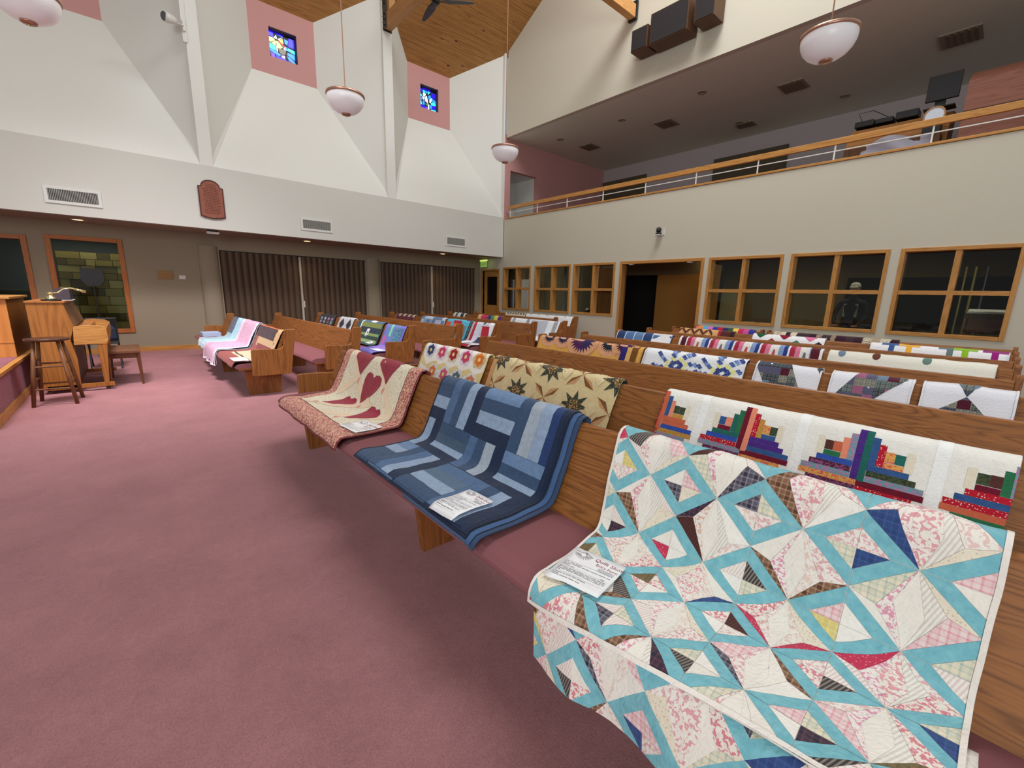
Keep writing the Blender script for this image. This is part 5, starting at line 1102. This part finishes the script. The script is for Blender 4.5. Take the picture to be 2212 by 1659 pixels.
PA.append(R(1.40, 1.49, .1, .6, (94, 32, 44), (76, 24, 36), 5))
fq('red, pink, white and blue striped quilt with small pictures', 5, 3.165, 1.37, (246, 244, 244), PA, .2, bind=(246, 240, 240))
AP = [P([(cy+.036*math.cos(a), .40+.045*math.sin(a)) for a in [2*PI*k/10 for k in range(10)]], c) for cy, c in ((1.19, (120, 140, 166)), (.88, (116, 66, 54)), (.47, (110, 140, 130)))]
fq('long plain ivory quilt with sparse leaf shapes', 5, 1.315, -.02, (242, 239, 226), AP, .15, (232, 228, 212), 5, (90, 110, 140), edge=(96, 118, 150), amp=.008)
# eighth row
ZG = []
for i in range(4): y = 4.10-i*.17; ZG += [P([(y+.085, .30), (y, .40), (y-.085, .30), (y-.085, .36), (y, .47), (y+.085, .36)], (104, 62, 50), (84, 46, 38), 5), P([(y+.06, .2), (y, .35), (y-.06, .2)], (244, 236, 222))]
ZG += [R(3.2, 3.38, .1, .6, (90, 44, 40)), R(3.36, 3.41, .1, .6, (170, 40, 60)), R(3.1, 3.2, .1, .6, (58, 32, 36))]
fq('brown and cream zigzag quilt at the left end of its row', 7, 4.16, 3.12, (222, 170, 110), ZG, .2)
CH = []
for i, (cy, c, up_) in enumerate(((2.70, (34, 96, 60), 1), (2.52, (160, 50, 44), 0), (2.34, (150, 30, 54), 1), (2.16, (70, 130, 110), 0), (1.98, (232, 130, 170), 1), (1.86, (50, 40, 60), 0))):
    z = .44 if up_ else .27
    CH.append(P([(cy+.085, z), (cy+.05, z+(-.05 if up_ else .05)), (cy, z+(-.09 if up_ else .09)), (cy-.05, z+(-.05 if up_ else .05)), (cy-.085, z)], c)); 
    if up_: CH.append(R(cy-.085, cy+.085, .43, .5, c))
fq('white quilt with small coloured clover shapes in waves', 7, 2.825, 1.785, (246, 244, 246), CH, .18)
SQ = []
for cy, c, c2 in ((1.0, (66, 100, 160), (90, 110, 130)), (.82, (250, 186, 70), (240, 130, 50)), (.42, (110, 130, 126), (90, 110, 110)), (.28, (150, 200, 50), (40, 50, 60)), (.02, (160, 40, 130), (100, 120, 130))): SQ += [R(cy-.11, cy+.11, .40, .5, c), R(cy-.03, cy+.03, .31, .41, c), R(cy-.03, cy+.03, .2, .31, c2)]
fq('white quilt with bright T-shaped colour accents at the right end', 7, 1.235, -.10, (246, 245, 247), SQ, .18)
CO = []; y = 4.33; cl = [(200, 120, 110), (240, 140, 80), (80, 180, 220), (214, 120, 190), (50, 60, 150), (190, 30, 60), (40, 44, 100), (60, 90, 60), (244, 210, 90), (200, 50, 90), (206, 90, 160), (50, 60, 150)]
for c in cl: CO.append(R(y-.1, y, .1, .6, c)); y -= .1
fq('bright multicoloured patchwork quilt on the short last pew', 8, 4.28, 3.12, (100, 60, 110), CO, .25)
BK = []; y = 2.78; r3 = random.Random(8)
while y > 1.05: c = r3.choice([(60, 30, 44), (226, 212, 188), (210, 196, 170), (70, 50, 60), (230, 220, 200), (176, 156, 130)]); w_ = .06+r3.random()*.08; BK.append(P([(y, .2), (y-w_, .2), (y-w_-.03, .5), (y-.02, .5)], c, (60, 46, 46), r3.choice([0, 1, 5]))); y -= w_
fq('dark plum and cream star quilt on the last pew below the wide windows', 8, 2.80, 1.04, (222, 208, 182), BK, .25)
# far block
B1 = [R(9.0+.02, 9.5, -.43, .6, (120, 190, 214), (236, 244, 246), 1), R(9.5, 10.0, .1, .6, (66, 68, 92), (200, 204, 216), 4), R(9.5, 10.0, -.43, .1, (190, 220, 228), (90, 100, 120), 3)]
q = Q(0, 8.9, 9.98, -.56, .66, 31, .008, .006, .06); quilt('blue and charcoal quilt at the far end of the front far pew', q, (226, 236, 240), B1, False, (84, 96, 110), (240, 244, 246), (120, 180, 200), 1)
o = B(1.0, 1.3, 10.3, 10.75, .458, .53).obj('folded_cloth', plain('folded_blue', (170, 186, 216), .9)); tag(o, 'small folded pale blue cloth on the front far pew seat', 'cloth')
B2 = [R(7.9, 8.78, -.62, .6, (222, 190, 210), (190, 124, 160), 6)]
q = Q(0, 7.78, 8.96, -.66, .70, 32, .012, .022, .06, skew=.0); pq = quilt('pale pink quilt hanging over the front far pew', q, (230, 220, 228), B2, False, (60, 60, 76), (56, 56, 70), (214, 166, 196), 1)
slab(Q(0, 7.74, 8.4, -.64, .66, 33, .008, .012, .06), (70, 70, 86), (70, 70, 86), 0, (60, 60, 76), (230, 230, 236), pq, 'folded_layer')
B3 = [R(6.62, 7.66, .24, .41, (62, 40, 50)), R(6.42, 6.64, .24, .47, (204, 166, 116)), R(6.64, 7.66, .41, .5, (190, 96, 50)), R(6.42, 7.5, .1, .24, (226, 200, 150), (130, 50, 50), 3), R(6.6, 7.4, .03, .14, (140, 56, 60), (110, 40, 44), 5), R(6.42, 7.5, -.3, 0, (232, 214, 180), (170, 120, 90), 3), R(6.42, 7.5, -.26, -.235, (46, 40, 44))]
q = Q(0, 6.42, 7.70, -.50, .98, 34, .006, .006, .06); quilt('brown and cream quilt with red border at the near end of the front far pew', q, (156, 84, 78), B3, False, (26, 24, 30), (30, 26, 32), (120, 56, 56), 1)
cdq = Q(0, 6.42, 7.7, -.5, .98, 34, .006, .012)
def blank_card(q, y0, y1, s0, s1, label):
    vs = [q.pos(y, s, .004) for y, s in ((y0, s0), (y1, s0), (y1, s1), (y0, s1))]; mb = MB(); mb.add(vs, [(0, 1, 2, 3)]); o = mb.obj('entry_card', M_PAPER); o.modifiers.new('s', 'SOLIDIFY').thickness = .0015; tag(o, label, 'card', 'quilt show entry cards')
blank_card(cdq, 6.44, 6.78, -.42, -.25, 'white entry card at the seat edge of the brown and red quilt')
BB = [R(9.75+.22*i, 9.87+.22*i, .14+.08*j, .2+.08*j, r3.choice([(150, 180, 220), (220, 220, 226), (170, 90, 90), (160, 190, 170), (200, 150, 190)]), (60, 60, 90), 1) for i in range(4) for j in range(3)]
fq('black quilt with small bright framed pictures', 2, 10.62, 9.63, (26, 24, 34), BB, .0, back=(200, 200, 210))
BW = []
for cy in (9.18, 8.80):
    BW += [P([(cy-.13, .27), (cy, .40), (cy+.13, .27), (cy, .14)], (24, 26, 40))]
fq('black and white diamond quilt', 2, 9.38, 8.62, (242, 242, 246), BW, .0, (30, 30, 44), 2, bind=(240, 240, 244))
GQ = []
for s, c, c2 in ((.36, (90, 120, 140), (60, 84, 104)), (.30, (140, 150, 70), (90, 110, 90)), (.20, (40, 56, 76), (26, 36, 54)), (.10, (130, 160, 90), (150, 180, 110)), (.05, (50, 76, 70), (30, 50, 60)), (-.02, (130, 160, 100), (180, 200, 150)), (-.1, (60, 90, 90), (40, 60, 70))): GQ.append(R(7.28, 8.14, s, s+.09, c, c2, 5))
GQ += [R(8.14, 8.19, .0, .5, (236, 238, 240)), P([(7.86, .12), (7.74, .12), (7.70, .27), (7.82, .27)], (244, 244, 246)), R(7.76, 7.79, .17, .22, (40, 40, 40)), P([(7.62, -.06), (7.44, -.06), (7.36, .05), (7.5, .05)], (244, 244, 246)), R(7.46, 7.5, -.02, .02, (40, 40, 50)), R(7.6, 7.8, .40, .45, (240, 240, 244))]
fq('green and blue landscape quilt with two white cards', 2, 8.37, 7.24, (60, 84, 84), GQ, -.14, (30, 44, 54), 1, (30, 30, 36), edge=(20, 20, 26), amp=.008)
PU = [R(6.6, 7.1, .1, .6, (120, 110, 190), (90, 170, 200), 1), R(6.86, 6.94, .2, .6, (130, 220, 170)), R(7.0, 7.1, .05, .2, (200, 100, 170)), P([(6.78, .12), (6.5, .12), (6.5, .36), (6.78, .36)], (60, 60, 130), (120, 210, 210), 1), R(6.45, 7.1, -.2, .04, (110, 120, 210), (220, 120, 170), 5), R(6.6, 7.5, -.43, -.18, (110, 60, 150), (80, 160, 220), 5)]
q = Q(2, 6.43, 7.16, -.46, .66, 37, .006, .004, .06); quilt('vivid purple and turquoise quilt nearest the aisle in the far block', q, (130, 90, 190), PU, False, (40, 36, 60), (60, 40, 90), (90, 150, 210), 1)
MR = [R(9.52+.24*i, 9.64+.24*i, .36, .5, (226, 206, 176), (120, 40, 40), 1) for i in range(4)]
fq('maroon quilt with cream squares along its top', 4, 10.49, 9.51, (100, 34, 46), MR, .1, bind=(206, 180, 140))
LBQ = [R(8.17+.125*i, 8.29+.125*i, .14+.11*j, .245+.11*j, r3.choice([(150, 174, 214), (188, 206, 232), (110, 134, 170), (206, 220, 240)])) for i in range(8) for j in range(4)]
fq('pale blue and white squares quilt', 4, 9.18, 8.15, (180, 200, 230), LBQ, .1)
TQ = [R(7.9, 8.08, .2, .36, (230, 90, 60)), R(7.5, 7.8, .33, .40, (190, 40, 60)), R(7.5, 7.8, .26, .33, (236, 120, 70)), R(7.3, 7.5, -.1, .3, (60, 150, 150), (230, 90, 70), 5), R(7.2, 7.4, .43, .5, (200, 50, 70)), R(7.19, 7.23, -.1, .42, (34, 40, 60))]
fq('turquoise quilt with orange and red squares', 4, 8.07, 7.185, (90, 190, 220), TQ, -.14)
RW = [P([(7.07, .5), (7.07, .0), (6.95, 0), (7.0, .5)], (190, 40, 66)), R(6.8, 6.98, -.1, .5, (240, 240, 244), (150, 170, 220), 1), P([(6.8, .5), (6.76, .36), (6.6, .5)], (56, 60, 90)), P([(6.78, .34), (6.56, .34), (6.5, .1), (6.72, .08)], (186, 36, 60)), P([(6.6, .4), (6.45, .5), (6.45, .14), (6.5, .2)], (244, 244, 248)), P([(6.8, .1), (6.6, .12), (6.6, -.1), (6.9, -.12)], (60, 64, 90)), P([(7.1, -.1), (6.8, -.05), (6.9, -.25), (7.2, -.25)], (240, 240, 244)), R(6.5, 7.2, -.46, -.35, (170, 36, 56))]
q = Q(4, 6.43, 7.14, -.46, .66, 38, .006, .004, .06); quilt('red, white and navy angular quilt nearest the aisle', q, (236, 236, 242), RW, False, (190, 40, 60), (150, 30, 50), (60, 64, 96), 5)
blank_card(Q(4, 6.43, 7.14, -.46, .66, 38, .006, .012), 6.75, 7.05, -.38, -.15, 'white entry card on the red, white and navy quilt')
blank_card(Q(2, 6.43, 7.16, -.46, .66, 37, .006, .012), 6.45, 6.8, -.33, -.18, 'white entry card on the vivid purple quilt')
fq('small white and dark green quilt high in the far block', 6, 10.62, 10.04, (236, 238, 236), [R(10.1, 10.25, .3, .5, (60, 70, 70)), R(10.4, 10.5, .3, .45, (90, 110, 100))], .15)
XC = [P([(9.4-.14*i, .2), (9.26-.14*i, .2), (9.30-.14*i, .5), (9.44-.14*i, .5)], c) for i, c in enumerate([(240, 200, 140), (226, 60, 110), (200, 60, 90), (60, 60, 130), (100, 160, 90), (236, 210, 90), (90, 50, 130)])]
fq('vivid red, purple and green angular quilt', 6, 9.43, 8.43, (210, 80, 120), XC, .15)
GW = [R(6.5, 6.62, -.1, .5, (150, 150, 156), (210, 210, 214), 1), R(6.8, 7.35, .0, .4, (206, 210, 220), (170, 176, 190), 1), P([(7.3, .12), (7.0, .12), (7.05, .0), (7.25, .0)], (176, 180, 188)), R(7.9, 8.0, .1, .5, (150, 154, 156), (200, 200, 200), 1), R(7.4, 7.5, .3, .5, (150, 154, 160))]
q = Q(6, 6.45, 8.08, -.46, .66, 39, .006, .004, .06); quilt('long silver grey and white quilt nearest the aisle', q, (236, 240, 246), GW, False, (226, 226, 230), (236, 236, 240))
fq('cream quilt with dark figures on the last far pew', 8, 10.47, 9.56, (236, 224, 200), [R(9.6+.12*i, 9.67+.12*i, .37, .43, (110, 90, 80)) for i in range(7)], .15)
fq('long plain white quilt with small ties on the last far pew', 8, 9.52, 7.70, (246, 247, 250), [R(7.95+.34*i, 7.98+.34*i, .39, .43, (150, 154, 164)) for i in range(5)], -.05)
blank_card(Q(5, 3.3, 4.28, .2, .66, 47, .005, .014), 3.30, 3.62, .22, .425, 'white entry card pinned on the blue jeans rag quilt')
